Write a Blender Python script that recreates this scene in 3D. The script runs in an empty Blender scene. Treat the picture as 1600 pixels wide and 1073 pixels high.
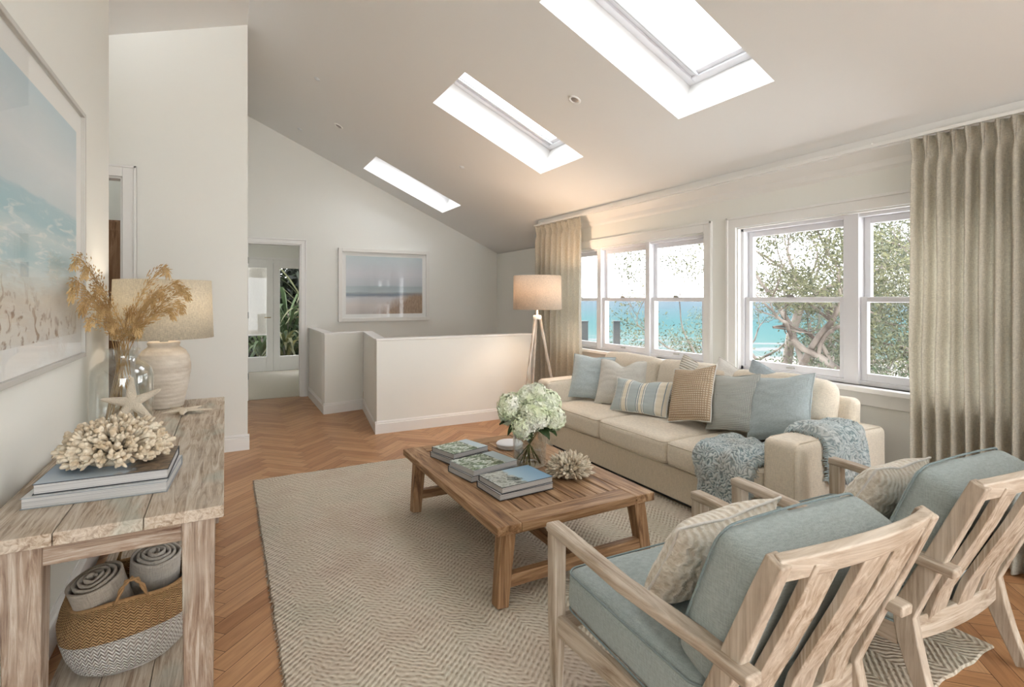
import bpy, bmesh, math, random
from mathutils import Vector, Matrix, noise
PI = math.pi
C = bpy.context.scene.collection
SC = bpy.context.scene

# ------------------------------------------------------------------ camera
cam = bpy.data.cameras.new('camera'); camo = bpy.data.objects.new('camera', cam); C.objects.link(camo)
camo.location = (0, 0, 1.45)
camo.rotation_euler = (PI/2, 0, -math.atan(448/826))
cam.sensor_width = 36; cam.lens = 36*826/1600; cam.shift_y = -69.5/1600
cam.clip_start = .05; cam.clip_end = 20000
SC.camera = camo
# ------------------------------------------------------------------ world / exposure
SC.view_settings.view_transform = 'Standard'; SC.view_settings.look = 'None'
SC.view_settings.gamma = 1; SC.view_settings.use_curve_mapping = False
SC.view_settings.exposure = 1.98
W = bpy.data.worlds.new('sky'); SC.world = W; W.use_nodes = True
nt = W.node_tree; nt.nodes.clear()
def N(t, kind, **kw):
    n = t.nodes.new(kind)
    for k, v in kw.items():
        if k in n.inputs.keys(): n.inputs[k].default_value = v
        else: setattr(n, k, v)
    return n
tc = N(nt, 'ShaderNodeTexCoord'); sep = N(nt, 'ShaderNodeSeparateXYZ'); nt.links.new(tc.outputs['Generated'], sep.inputs[0])
cr = N(nt, 'ShaderNodeValToRGB'); nt.links.new(sep.outputs['Z'], cr.inputs[0])
e = cr.color_ramp.elements
e[0].position = 0.0; e[0].color = (.90, .92, .93, 1)
e[1].position = .7; e[1].color = (.90, .93, 1.0, 1)
m = cr.color_ramp.elements.new(.12); m.color = (.82, .90, .97, 1)
mp = N(nt, 'ShaderNodeMapping'); mp.inputs['Scale'].default_value = (2, 2, 7); nt.links.new(tc.outputs['Generated'], mp.inputs[0])
nz = N(nt, 'ShaderNodeTexNoise', Scale=1.4, Detail=6.0); nt.links.new(mp.outputs[0], nz.inputs['Vector'])
cl = N(nt, 'ShaderNodeValToRGB'); cl.color_ramp.elements[0].position = .42; cl.color_ramp.elements[1].position = .62; nt.links.new(nz.outputs[0], cl.inputs[0])
mx = N(nt, 'ShaderNodeMixRGB'); nt.links.new(cl.outputs[0], mx.inputs[0]); nt.links.new(cr.outputs[0], mx.inputs[1]); mx.inputs[2].default_value = (1, 1, 1, 1)
bg = N(nt, 'ShaderNodeBackground'); nt.links.new(mx.outputs[0], bg.inputs[0]); bg.inputs[1].default_value = 1.9
wo = N(nt, 'ShaderNodeOutputWorld'); nt.links.new(bg.outputs[0], wo.inputs[0])

# ------------------------------------------------------------------ helpers
def srgb(r, g, b):
    f = lambda c: (c/255/12.92) if c/255 <= .04045 else ((c/255+.055)/1.055)**2.4
    return (f(r), f(g), f(b), 1)
def newmat(name):
    m = bpy.data.materials.new(name); m.use_nodes = True; t = m.node_tree
    b = t.nodes['Principled BSDF']; return m, t, b
def mat(name, col, rough=.6, var=0, vscale=3, bump=0, bscale=60, metal=0, spec=None, col2=None, stretch=None, coord='Object', detail=4):
    m, t, b = newmat(name)
    b.inputs['Roughness'].default_value = rough; b.inputs['Metallic'].default_value = metal
    if spec is not None: b.inputs['Specular IOR Level'].default_value = spec
    b.inputs['Base Color'].default_value = col
    if var or bump:
        tc = N(t, 'ShaderNodeTexCoord'); mp = N(t, 'ShaderNodeMapping')
        if stretch: mp.inputs['Scale'].default_value = stretch
        t.links.new(tc.outputs[coord], mp.inputs[0])
    if var:
        nz = N(t, 'ShaderNodeTexNoise', Scale=vscale, Detail=float(detail)); t.links.new(mp.outputs[0], nz.inputs['Vector'])
        r = N(t, 'ShaderNodeValToRGB'); t.links.new(nz.outputs[0], r.inputs[0])
        c2 = col2 or tuple(list(c*(1-var) for c in col[:3])+[1])
        r.color_ramp.elements[0].position = .35; r.color_ramp.elements[0].color = c2
        r.color_ramp.elements[1].position = .65; r.color_ramp.elements[1].color = col
        t.links.new(r.outputs[0], b.inputs['Base Color'])
    if bump:
        nb = N(t, 'ShaderNodeTexNoise', Scale=bscale, Detail=3.0); t.links.new(mp.outputs[0], nb.inputs['Vector'])
        bp = N(t, 'ShaderNodeBump', Strength=bump, Distance=.01); t.links.new(nb.outputs[0], bp.inputs['Height']); t.links.new(bp.outputs[0], b.inputs['Normal'])
    return m
def fabric(name, col, scale=350, bump=.35, var=.12, rough=.95, weave=True, col2=None, sheen=.3):
    """woven cloth: crossed thread waves for bump and a faint slub in the colour"""
    m, t, b = newmat(name)
    b.inputs['Roughness'].default_value = rough; b.inputs['Specular IOR Level'].default_value = .2
    if 'Sheen Weight' in b.inputs: b.inputs['Sheen Weight'].default_value = sheen*.5
    tc = N(t, 'ShaderNodeTexCoord')
    def slub(sc):
        mp = N(t, 'ShaderNodeMapping'); mp.inputs['Scale'].default_value = sc; t.links.new(tc.outputs['Object'], mp.inputs[0])
        nz = N(t, 'ShaderNodeTexNoise', Scale=1.0, Detail=3.0); t.links.new(mp.outputs[0], nz.inputs['Vector']); return nz
    a = slub((scale*.15, scale*.15, scale)); c = slub((scale, scale, scale*.12))
    ad = N(t, 'ShaderNodeMath', operation='ADD'); t.links.new(a.outputs[0], ad.inputs[0]); t.links.new(c.outputs[0], ad.inputs[1])
    ra = N(t, 'ShaderNodeMapRange'); t.links.new(ad.outputs[0], ra.inputs[0]); ra.inputs[1].default_value = .75; ra.inputs[2].default_value = 1.25
    mxn = N(t, 'ShaderNodeMixRGB'); t.links.new(ra.outputs[0], mxn.inputs[0])
    mxn.inputs[1].default_value = col2 or tuple(list(q*(1-var*1.6) for q in col[:3])+[1]); mxn.inputs[2].default_value = tuple(list(min(1, q*(1+var*.5)) for q in col[:3])+[1])
    t.links.new(mxn.outputs[0], b.inputs['Base Color'])
    nl = N(t, 'ShaderNodeTexNoise', Scale=9.0, Detail=3.0); t.links.new(tc.outputs['Object'], nl.inputs['Vector'])
    s = N(t, 'ShaderNodeMath', operation='MULTIPLY_ADD'); t.links.new(nl.outputs[0], s.inputs[0]); s.inputs[1].default_value = 1.2; t.links.new(ra.outputs[0], s.inputs[2])
    bp = N(t, 'ShaderNodeBump', Strength=bump, Distance=.004); t.links.new(s.outputs[0], bp.inputs['Height']); t.links.new(bp.outputs[0], b.inputs['Normal'])
    return m
def wood(name, base, dark, pale, axis='Y', scale=1.0, rough=.65, wash=.45, bump=.35, spots=None, cont=1.0):
    """weathered timber, grain running along one object axis"""
    m, t, b = newmat(name); b.inputs['Roughness'].default_value = rough; b.inputs['Specular IOR Level'].default_value = .3
    tc = N(t, 'ShaderNodeTexCoord')
    st = {'X': (1.2, 18, 18), 'Y': (18, 1.2, 18), 'Z': (18, 18, 1.2)}[axis]
    mp = N(t, 'ShaderNodeMapping'); mp.inputs['Scale'].default_value = tuple(q*scale for q in st); t.links.new(tc.outputs['Object'], mp.inputs[0])
    n1 = N(t, 'ShaderNodeTexNoise', Scale=1.6, Detail=7.0, Distortion=1.4); n1.inputs['Roughness'].default_value = .65; t.links.new(mp.outputs[0], n1.inputs['Vector'])
    r1 = N(t, 'ShaderNodeValToRGB'); t.links.new(n1.outputs[0], r1.inputs[0])
    el = r1.color_ramp.elements; el[0].position = .32; el[0].color = dark; el[1].position = .5; el[1].color = base
    q = el.new(.66); q.color = pale
    n2 = N(t, 'ShaderNodeTexNoise', Scale=4.5, Detail=5.0); t.links.new(tc.outputs['Object'], n2.inputs['Vector'])
    r2 = N(t, 'ShaderNodeValToRGB'); t.links.new(n2.outputs[0], r2.inputs[0]); r2.color_ramp.elements[0].position = .42; r2.color_ramp.elements[1].position = .68
    sm = N(t, 'ShaderNodeMath', operation='MULTIPLY'); t.links.new(r2.outputs[0], sm.inputs[0]); sm.inputs[1].default_value = wash
    mxn = N(t, 'ShaderNodeMixRGB'); t.links.new(sm.outputs[0], mxn.inputs[0]); t.links.new(r1.outputs[0], mxn.inputs[1]); mxn.inputs[2].default_value = pale
    out = mxn
    if spots:
        n3 = N(t, 'ShaderNodeTexNoise', Scale=2.3, Detail=4.0); m3 = N(t, 'ShaderNodeMapping'); m3.inputs['Location'].default_value = (5, 3, 1); m3.inputs['Scale'].default_value = tuple(max(1, q*.14) for q in st)
        t.links.new(tc.outputs['Object'], m3.inputs[0]); t.links.new(m3.outputs[0], n3.inputs['Vector'])
        r3 = N(t, 'ShaderNodeValToRGB'); t.links.new(n3.outputs[0], r3.inputs[0]); r3.color_ramp.elements[0].position = .56; r3.color_ramp.elements[1].position = .68
        s3 = N(t, 'ShaderNodeMath', operation='MULTIPLY'); t.links.new(r3.outputs[0], s3.inputs[0]); s3.inputs[1].default_value = .55
        x3 = N(t, 'ShaderNodeMixRGB'); t.links.new(s3.outputs[0], x3.inputs[0]); t.links.new(mxn.outputs[0], x3.inputs[1]); x3.inputs[2].default_value = spots; out = x3
    t.links.new(out.outputs[0], b.inputs['Base Color'])
    bp = N(t, 'ShaderNodeBump', Strength=bump, Distance=.006); t.links.new(n1.outputs[0], bp.inputs['Height']); t.links.new(bp.outputs[0], b.inputs['Normal'])
    return m
def glassmat(name, tint=(1, 1, 1, 1), refl=.08, rough=.0):
    m, t, b = newmat(name); t.nodes.remove(b); o = t.nodes['Material Output']
    tr = N(t, 'ShaderNodeBsdfTransparent'); tr.inputs[0].default_value = tint
    gl = N(t, 'ShaderNodeBsdfGlossy'); gl.inputs['Roughness'].default_value = rough; gl.inputs[0].default_value = (1, 1, 1, 1)
    lw = N(t, 'ShaderNodeLayerWeight', Blend=.25)
    mr = N(t, 'ShaderNodeMapRange'); t.links.new(lw.outputs['Facing'], mr.inputs[0]); mr.inputs[3].default_value = refl*.4; mr.inputs[4].default_value = min(.9, refl*5)
    mxs = N(t, 'ShaderNodeMixShader'); t.links.new(mr.outputs[0], mxs.inputs[0]); t.links.new(tr.outputs[0], mxs.inputs[1]); t.links.new(gl.outputs[0], mxs.inputs[2])
    t.links.new(mxs.outputs[0], o.inputs[0]); return m

class MB:
    def __init__(s): s.v = []; s.f = []; s.mi = []; s.cur = 0; s.uv = None
    def add(s, vs, fs):
        o = len(s.v); s.v += [tuple(q) for q in vs]; s.f += [tuple(i+o for i in f) for f in fs]; s.mi += [s.cur]*len(fs); return s
    def box(s, a, b, M=None):
        x0, y0, z0 = a; x1, y1, z1 = b
        vs = [(x, y, z) for z in (z0, z1) for y in (y0, y1) for x in (x0, x1)]
        if M is not None: vs = [tuple(M @ Vector(p)) for p in vs]
        return s.add(vs, [(0, 2, 3, 1), (4, 5, 7, 6), (0, 1, 5, 4), (2, 6, 7, 3), (1, 3, 7, 5), (0, 4, 6, 2)])
    def bar(s, p, q, w, d, up=(0, 0, 1), w2=None, d2=None):
        """rectangular bar from p to q, w across, d along the up side"""
        p, q = Vector(p), Vector(q); z = (q-p).normalized(); u = Vector(up); x = u.cross(z)
        if x.length < 1e-4: x = Vector((1, 0, 0)).cross(z)
        x.normalize(); y = z.cross(x); w2 = w2 or w; d2 = d2 or d
        vs = [P + x*(sx*a/2) + y*(sy*b/2) for P, a, b in ((p, w, d), (q, w2, d2)) for sy in (-1, 1) for sx in (-1, 1)]
        return s.add(vs, [(0, 2, 3, 1), (4, 5, 7, 6), (0, 1, 5, 4), (2, 6, 7, 3), (1, 3, 7, 5), (0, 4, 6, 2)])
    def tube(s, pts, r, n=8, cap=True):
        pts = [Vector(p) for p in pts]; rs = r if hasattr(r, '__len__') else [r]*len(pts)
        o = len(s.v); vs = []; fs = []; prev = None
        for i, p in enumerate(pts):
            t = (pts[min(i+1, len(pts)-1)] - pts[max(i-1, 0)]).normalized()
            if prev is None:
                a = Vector((0, 0, 1)) if abs(t.z) < .9 else Vector((1, 0, 0)); x = a.cross(t).normalized()
            else:
                x = (prev - t*prev.dot(t)).normalized()
            prev = x; y = t.cross(x)
            vs += [p + (x*math.cos(2*PI*k/n) + y*math.sin(2*PI*k/n))*rs[i] for k in range(n)]
        for i in range(len(pts)-1):
            for k in range(n): fs.append((i*n+k, i*n+(k+1) % n, (i+1)*n+(k+1) % n, (i+1)*n+k))
        if cap: fs.append(tuple(range(n-1, -1, -1))); fs.append(tuple((len(pts)-1)*n+k for k in range(n)))
        return s.add(vs, fs)
    def lathe(s, prof, c=(0, 0, 0), n=48, closed=False):
        vs = [(c[0]+r*math.cos(2*PI*k/n), c[1]+r*math.sin(2*PI*k/n), c[2]+z) for r, z in prof for k in range(n)]
        m_ = len(prof); fs = []
        for i in range(m_-1 if not closed else m_):
            j = (i+1) % m_
            for k in range(n): fs.append((i*n+k, i*n+(k+1) % n, j*n+(k+1) % n, j*n+k))
        return s.add(vs, fs)
    def grid(s, nu, nv, fn, wrapu=False):
        vs = [fn(i/(nu-1 if not wrapu else nu), j/(nv-1)) for j in range(nv) for i in range(nu)]
        fs = []
        for j in range(nv-1):
            for i in range(nu if wrapu else nu-1): fs.append((j*nu+i, j*nu+(i+1) % nu, (j+1)*nu+(i+1) % nu, (j+1)*nu+i))
        return s.add(vs, fs)
    def build(s, name, m, parent=None, smooth=False, bevel=0, seg=2, solid=0, sub=0, loc=None, weld=False, disp=None):
        me = bpy.data.meshes.new(name); me.from_pydata([tuple(p) for p in s.v], [], s.f); me.update()
        ms = m if isinstance(m, (list, tuple)) else [m]
        for q in ms: me.materials.append(q)
        if len(ms) > 1: me.polygons.foreach_set('material_index', s.mi)
        bm = bmesh.new(); bm.from_mesh(me)
        if weld: bmesh.ops.remove_doubles(bm, verts=bm.verts, dist=1e-4)
        bmesh.ops.recalc_face_normals(bm, faces=bm.faces); bm.to_mesh(me); bm.free()
        if smooth: me.polygons.foreach_set('use_smooth', [True]*len(me.polygons))
        o = bpy.data.objects.new(name, me); C.objects.link(o)
        if parent: o.parent = parent
        if loc: o.location = loc
        if bevel:
            b = o.modifiers.new('bevel', 'BEVEL'); b.width = bevel; b.segments = seg; b.limit_method = 'ANGLE'; b.angle_limit = math.radians(40)
            me.polygons.foreach_set('use_smooth', [True]*len(me.polygons)); b.harden_normals = True
        if solid:
            b = o.modifiers.new('solid', 'SOLIDIFY'); b.thickness = solid; b.offset = 0
        if sub:
            b = o.modifiers.new('sub', 'SUBSURF'); b.levels = sub; b.render_levels = sub
        return o
def tag(o, label=None, cat=None, group=None, kind=None):
    if label: o['label'] = label
    if cat: o['category'] = cat
    if group: o['group'] = group
    if kind: o['kind'] = kind
    return o
def thing(name, label, cat, loc=(0, 0, 0), rz=0, group=None):
    o = bpy.data.objects.new(name, None); C.objects.link(o); o.location = loc; o.rotation_euler = (0, 0, rz)
    o.empty_display_size = .1
    return tag(o, label, cat, group)
def struct(o): o['kind'] = 'structure'; return o
def dup(root, loc, rz, label=None):
    r = root.copy(); C.objects.link(r); r.location = loc; r.rotation_euler = (root.rotation_euler.x, root.rotation_euler.y, rz)
    if label: r['label'] = label
    for ch in list(root.children):
        c = ch.copy(); C.objects.link(c); c.parent = r
        for g in list(ch.children):
            d = g.copy(); C.objects.link(d); d.parent = c
    return r
def T(x=0, y=0, z=0, rx=0, ry=0, rz=0):
    return Matrix.Translation((x, y, z)) @ Matrix.Rotation(rz, 4, 'Z') @ Matrix.Rotation(ry, 4, 'Y') @ Matrix.Rotation(rx, 4, 'X')
def rbox(mb, hx, hy, hz, r, M=None, bulge=(0, 0, 0), n=14, wrinkle=0, seed=0):
    """soft cushion block: rounded box with crowned faces"""
    def axis(h):
        core = h-r; k = 5
        a = [-h + r*(1-math.cos(PI/2*i/k)) for i in range(k)]
        b = [-core + 2*core*i/n for i in range(n+1)]
        return a + b + [-q for q in reversed(a)]
    A = [axis(hx), axis(hy), axis(hz)]; H = (hx, hy, hz)
    for ax in range(3):
        u, v = (ax+1) % 3, (ax+2) % 3
        for sg in (-1, 1):
            vs = []
            for b in A[v]:
                for a in A[u]:
                    p = [0, 0, 0]; p[ax] = sg*H[ax]; p[u] = a; p[v] = b
                    q = [max(-(H[i]-r), min(H[i]-r, p[i])) for i in range(3)]
                    d = Vector(p)-Vector(q); d = d.normalized()*r if d.length > 1e-6 else d
                    o = Vector(q)+d
                    for i in range(3):
                        j, k2 = (i+1) % 3, (i+2) % 3
                        w = (1-(o[j]/H[j])**2)*(1-(o[k2]/H[k2])**2)
                        o[i] += bulge[i]*max(0, w)**.7*(o[i]/H[i])
                    if wrinkle:
                        o += Vector(noise.noise_vector(o*5+Vector((seed, seed*2, 0))))*wrinkle
                        o += Vector(noise.noise_vector(o*13+Vector((seed, seed, 3))))*wrinkle*.35
                    if M is not None: o = M @ o
                    vs.append(o)
            nu = len(A[u]); nv = len(A[v])
            fs = [(j*nu+i, j*nu+i+1, (j+1)*nu+i+1, (j+1)*nu+i) for j in range(nv-1) for i in range(nu-1)]
            mb.add(vs, fs)
def rrect_path(hx, hy, z, r, n=6, M=None, fn=None):
    pts = []
    for cx, cy, a0 in ((hx-r, hy-r, 0), (-hx+r, hy-r, 90), (-hx+r, -hy+r, 180), (hx-r, -hy+r, 270)):
        for i in range(n+1):
            a = math.radians(a0+90*i/n); pts.append(Vector((cx+r*math.cos(a), cy+r*math.sin(a), z)))
    out = []
    for i, p in enumerate(pts):
        q = pts[(i+1) % len(pts)]; k = max(1, int((q-p).length/.06))
        for j in range(k): out.append(p.lerp(q, j/k))
    out.append(out[0].copy())
    if fn: out = [fn(p) for p in out]
    return [M @ p for p in out] if M is not None else out

# ------------------------------------------------------------------ materials
WALL = mat('wall_paint', srgb(240, 240, 234), .85, bump=.05, bscale=220)
CEIL = mat('ceiling_paint', srgb(238, 238, 236), .9, bump=.04, bscale=200)
TRIM = mat('white_gloss_paint', srgb(242, 241, 238), .4)
WFRAME = mat('window_paint', srgb(236, 236, 240), .45)
GLASS = glassmat('window_glass', refl=.05)
STEEL = mat('brushed_steel', srgb(190, 190, 188), .35, metal=1)
BRASS = mat('brass', srgb(170, 140, 90), .35, metal=1)
DARKM = mat('dark_metal', srgb(60, 58, 55), .5)

# ------------------------------------------------------------------ structure
def zc(x): return 2.47 + .45*(3.8-x)
sl = math.atan(.45); nx_, nz_ = math.sin(sl), math.cos(sl)
XR = .19
# floor: herringbone parquet planks
def parquet():
    w, L = .092, .46; g = .0012; bm = bmesh.new(); uvl = bm.loops.layers.uv.new('UVMap'); cl_ = bm.loops.layers.float_color.new('tone')
    rnd = random.Random(4); X0, X1, Y0, Y1 = -2.6, 4.3, -4.25, 8.45
    R = Matrix.Rotation(PI/4, 2)
    for k in range(-190, 170):
        for j in range(-30, 31):
            for kind in (0, 1):
                if kind == 0: x0, y0, x1, y1 = k*w, k*w, k*w+L, k*w+w
                else: x0, y0, x1, y1 = k*w+L, k*w+w-L, k*w+L+w, k*w+w
                x0 += j*L; x1 += j*L; y0 -= j*L; y1 -= j*L
                c = R @ Vector(((x0+x1)/2, (y0+y1)/2))
                if not (X0-.4 < c.x < X1+.4 and Y0-.4 < c.y < Y1+.4): continue
                a = [(x0+g, y0+g), (x1-g, y0+g), (x1-g, y1-g), (x0+g, y1-g)]
                vs = [bm.verts.new((*(R @ Vector(p)), 0)) for p in a]
                f = bm.faces.new(vs); t = rnd.random(); o = (rnd.random()*50, rnd.random()*50)
                uv = [(0, 0), (L, 0), (L, w), (0, w)] if kind == 0 else [(0, 0), (0, w), (L, w), (L, 0)]
                if kind == 1: uv = [(0, w), (0, 0), (L, 0), (L, w)]
                for lp, q in zip(f.loops, uv): lp[uvl].uv = (q[0]+o[0], q[1]+o[1]); t2 = .06+.94*t; lp[cl_] = (t2, t2, t2, 1)
    for co, no in (((X0, 0, 0), (-1, 0, 0)), ((X1, 0, 0), (1, 0, 0)), ((0, Y0, 0), (0, -1, 0)), ((0, Y1, 0), (0, 1, 0))):
        bmesh.ops.bisect_plane(bm, geom=bm.verts[:]+bm.edges[:]+bm.faces[:], plane_co=co, plane_no=no, clear_outer=True)
    me = bpy.data.meshes.new('floor')
    # dark subfloor just under the gaps
    z = -.004
    vs = [bm.verts.new(p) for p in ((X0, Y0, z), (X1, Y0, z), (X1, Y1, z), (X0, Y1, z))]; f = bm.faces.new(vs)
    for lp in f.loops: lp[cl_] = (0, 0, 0, 1); lp[uvl].uv = (0, 0)
    vs = [bm.verts.new(p) for p in ((X0, Y0, -.12), (X1, Y0, -.12), (X1, Y1, -.12), (X0, Y1, -.12))]; bm.faces.new(vs)
    bm.to_mesh(me); bm.free()
    m, t, b = newmat('oak_parquet'); b.inputs['Roughness'].default_value = .36; b.inputs['Specular IOR Level'].default_value = .35
    uv = N(t, 'ShaderNodeUVMap', uv_map='UVMap'); mp = N(t, 'ShaderNodeMapping'); mp.inputs['Scale'].default_value = (3, 38, 1); t.links.new(uv.outputs[0], mp.inputs[0])
    n1 = N(t, 'ShaderNodeTexNoise', Scale=1.2, Detail=6.0, Distortion=1.0); t.links.new(mp.outputs[0], n1.inputs['Vector'])
    at = N(t, 'ShaderNodeAttribute', attribute_name='tone')
    r = N(t, 'ShaderNodeValToRGB'); t.links.new(at.outputs['Fac'], r.inputs[0]); el = r.color_ramp.elements
    el[0].position = 0; el[0].color = srgb(60, 36, 22); el[1].position = 1; el[1].color = srgb(200, 156, 116)
    for p, c_ in ((.05, srgb(172, 126, 88)), (.35, srgb(186, 140, 100)), (.7, srgb(194, 150, 110))): q = el.new(p); q.color = c_
    r2 = N(t, 'ShaderNodeValToRGB'); t.links.new(n1.outputs[0], r2.inputs[0]); r2.color_ramp.elements[0].position = .3; r2.color_ramp.elements[0].color = (.74, .68, .62, 1); r2.color_ramp.elements[1].position = .62; r2.color_ramp.elements[1].color = (1.06, 1.04, 1.0, 1)
    ml = N(t, 'ShaderNodeMixRGB', blend_type='MULTIPLY'); ml.inputs[0].default_value = .85; t.links.new(r.outputs[0], ml.inputs[1]); t.links.new(r2.outputs[0], ml.inputs[2]); t.links.new(ml.outputs[0], b.inputs['Base Color'])
    bp = N(t, 'ShaderNodeBump', Strength=.12, Distance=.003); t.links.new(n1.outputs[0], bp.inputs['Height']); t.links.new(bp.outputs[0], b.inputs['Normal'])
    me.materials.append(m); o = bpy.data.objects.new('floor', me); C.objects.link(o); return struct(o)
parquet()

# ceiling slab with three skylight wells, plus an unseen one added for top light
SKY = [(2.13, 2.93), (4.14, 4.93), (7.15, 7.90), (-.95, -.15)]; SX = (1.79, 3.03)
def Pc(x, y, d): return (x+nx_*d, y, zc(x)+nz_*d)
def ceil_main():
    mb = MB(); xs = [XR, SX[0], SX[1], 4.45]; ys = [-4.4] + sorted([q for s_ in SKY for q in s_]) + [8.65]; D = .35
    hole = lambda i, j: i == 1 and j in (1, 3, 5, 7)
    for i in range(3):
        for j in range(len(ys)-1):
            if hole(i, j): continue
            x0, x1, y0, y1 = xs[i], xs[i+1], ys[j], ys[j+1]
            for d in (0, D): mb.add([Pc(x0, y0, d), Pc(x1, y0, d), Pc(x1, y1, d), Pc(x0, y1, d)], [(0, 1, 2, 3)])
            for (a, b, oi, oj) in (((x0, y0), (x1, y0), i, j-1), ((x1, y0), (x1, y1), i+1, j), ((x1, y1), (x0, y1), i, j+1), ((x0, y1), (x0, y0), i-1, j)):
                if not (0 <= oi < 3 and 0 <= oj < len(ys)-1) or hole(oi, oj):
                    mb.add([Pc(*a, 0), Pc(*b, 0), Pc(*b, D), Pc(*a, D)], [(0, 1, 2, 3)])
    return mb.build('ceiling', CEIL)
struct(ceil_main())
def ceil_left():
    mb = MB(); zr = zc(XR)
    f = lambda x, d: (x-nx_*d, zr-.45*(XR-x)+nz_*d)
    p = [(XR, zr), (-2.7, zr-.33*(XR+2.7)), (-2.7-.01, zr-.33*(XR+2.7)+.35), (XR, zr+.35)]
    for y in (-2.0, 8.65): pass
    vs = [(x, y, z) for y in (-4.4, 8.65) for x, z in p]
    mb.add(vs, [(0, 1, 2, 3), (7, 6, 5, 4), (0, 4, 5, 1), (1, 5, 6, 2), (2, 6, 7, 3), (3, 7, 4, 0)])
    return mb.build('ceiling_left', CEIL)
struct(ceil_left())

def wall(name, a, b, extra=(), m=WALL, bevel=0):
    mb = MB(); mb.box(a, b)
    for c, d in extra: mb.box(c, d)
    return struct(mb.build(name, m, bevel=bevel))
XW = 3.8
ZS, ZT = .86, 2.05
WIN = [(3.36, 5.72), (1.22, 3.02)]
def wall_right():
    mb = MB(); t = .16
    mb.box((XW, -4.3, -.1), (XW+t, 6.25, ZS)); mb.box((XW, -4.3, ZT), (XW+t, 6.25, 2.46))
    for y0, y1 in ((-4.3, 1.22), (3.02, 3.36), (5.72, 6.25)): mb.box((XW, y0, ZS), (XW+t, y1, ZT))
    mb.box((XW, 6.25-.12, -2.6), (4.25, 6.25, 2.28)); mb.box((4.25, 6.13, -2.6), (4.37, 8.56, 2.25))
    return struct(mb.build('wall_right', WALL))
wall_right()
# left wall, passage walls, far block
zl = lambda x: zc(XR)-.33*(XR-x)
wall('wall_left', (-.78, -4.3, -.1), (-.64, 4.11, zl(-.71)+.05), bevel=.006)
def slopewall(name, y0, y1, xs, z0=-.1, holes=()):
    """wall across the room whose top follows the pitched ceiling"""
    mb = MB(); zt = lambda x: (zc(x) if x > XR else zl(x))+.04
    cuts = sorted(set([p for p in xs] + [q for h in holes for q in (h[0], h[1])] + ([XR] if xs[0] < XR < xs[-1] else [])))
    for a, b in zip(cuts[:-1], cuts[1:]):
        segs = [(z0, None)]
        for h in holes:
            if a >= h[0]-1e-6 and b <= h[1]+1e-6: segs = [(h[3], None)] if h[2] <= z0 else [(z0, h[2]), (h[3], None)]
        for q0, q1 in segs:
            A = q1 if q1 is not None else zt(a); B = q1 if q1 is not None else zt(b)
            vs = [(x, y, z) for x, z in ((a, q0), (b, q0), (b, B), (a, A)) for y in (y0, y1)]
            mb.add(vs, [(0, 2, 4, 6), (1, 7, 5, 3), (0, 1, 3, 2), (2, 3, 5, 4), (4, 5, 7, 6), (6, 7, 1, 0)])
    return struct(mb.build(name, WALL))
slopewall('wall_passage', 5.70, 5.82, (-2.5, .19), holes=((-1.55, -.79, -.1, 2.52),))
slopewall('wall_back', 8.40, 8.52, (.07, 4.37), holes=((.25, .99, -.1, 2.26),))
wall('wall_stair_side', (.07, 5.82, -.1), (.19, 8.40, zl(.10)))
wall('wall_passage_left', (-2.62, 3.97, -.1), (-2.5, 8.5, zl(-2.5)-.02))
wall('wall_passage_near', (-2.5, 3.97, -.1), (-.78, 4.11, zl(-2.5)))
slopewall('wall_behind', -4.30, -4.18, (-.78, 3.96), holes=((-.4, 3.6, -.1, 2.45),))  # wide opening is unseen, put in so sky light fills the room
# cloaks room behind the passage doorway
wall('wall_passage_room', (-2.5, 7.0, -.1), (.07, 7.1, 2.9))

# half walls round the stair
def halfwall(name, p, q, t=.11, h=1.0, cap=True):
    mb = MB(); p, q = Vector(p), Vector(q); d = (q-p).normalized(); n = Vector((-d.y, d.x))
    c = [p, q, q+n*t, p+n*t]
    vs = [(v.x, v.y, z) for z in (0, h) for v in c]
    mb.add(vs, [(3, 2, 1, 0), (4, 5, 6, 7), (0, 1, 5, 4), (1, 2, 6, 5), (2, 3, 7, 6), (3, 0, 4, 7)])
    struct(mb.build(name, WALL, bevel=.004))
    mb = MB(); e = .008; c = [p-n*e-d*e, q-n*e+d*e, q+n*(t+e)+d*e, p+n*(t+e)-d*e]
    vs = [(v.x, v.y, z) for z in (h, h+.022) for v in c]
    mb.add(vs, [(3, 2, 1, 0), (4, 5, 6, 7), (0, 1, 5, 4), (1, 2, 6, 5), (2, 3, 7, 6), (3, 0, 4, 7)])
    struct(mb.build('trim_halfwall_cap', TRIM, bevel=.004))
halfwall('wall_stair_front', (1.43, 5.69), (3.36, 5.69))
halfwall('wall_stair_return', (1.615, 7.13), (1.432, 5.80), t=.11)
halfwall('wall_stair_inner', (1.10, 6.97), (1.60, 7.07), t=.11)
halfwall('wall_stair_left', (1.10, 8.39), (1.10, 7.06), t=.11)

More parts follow.
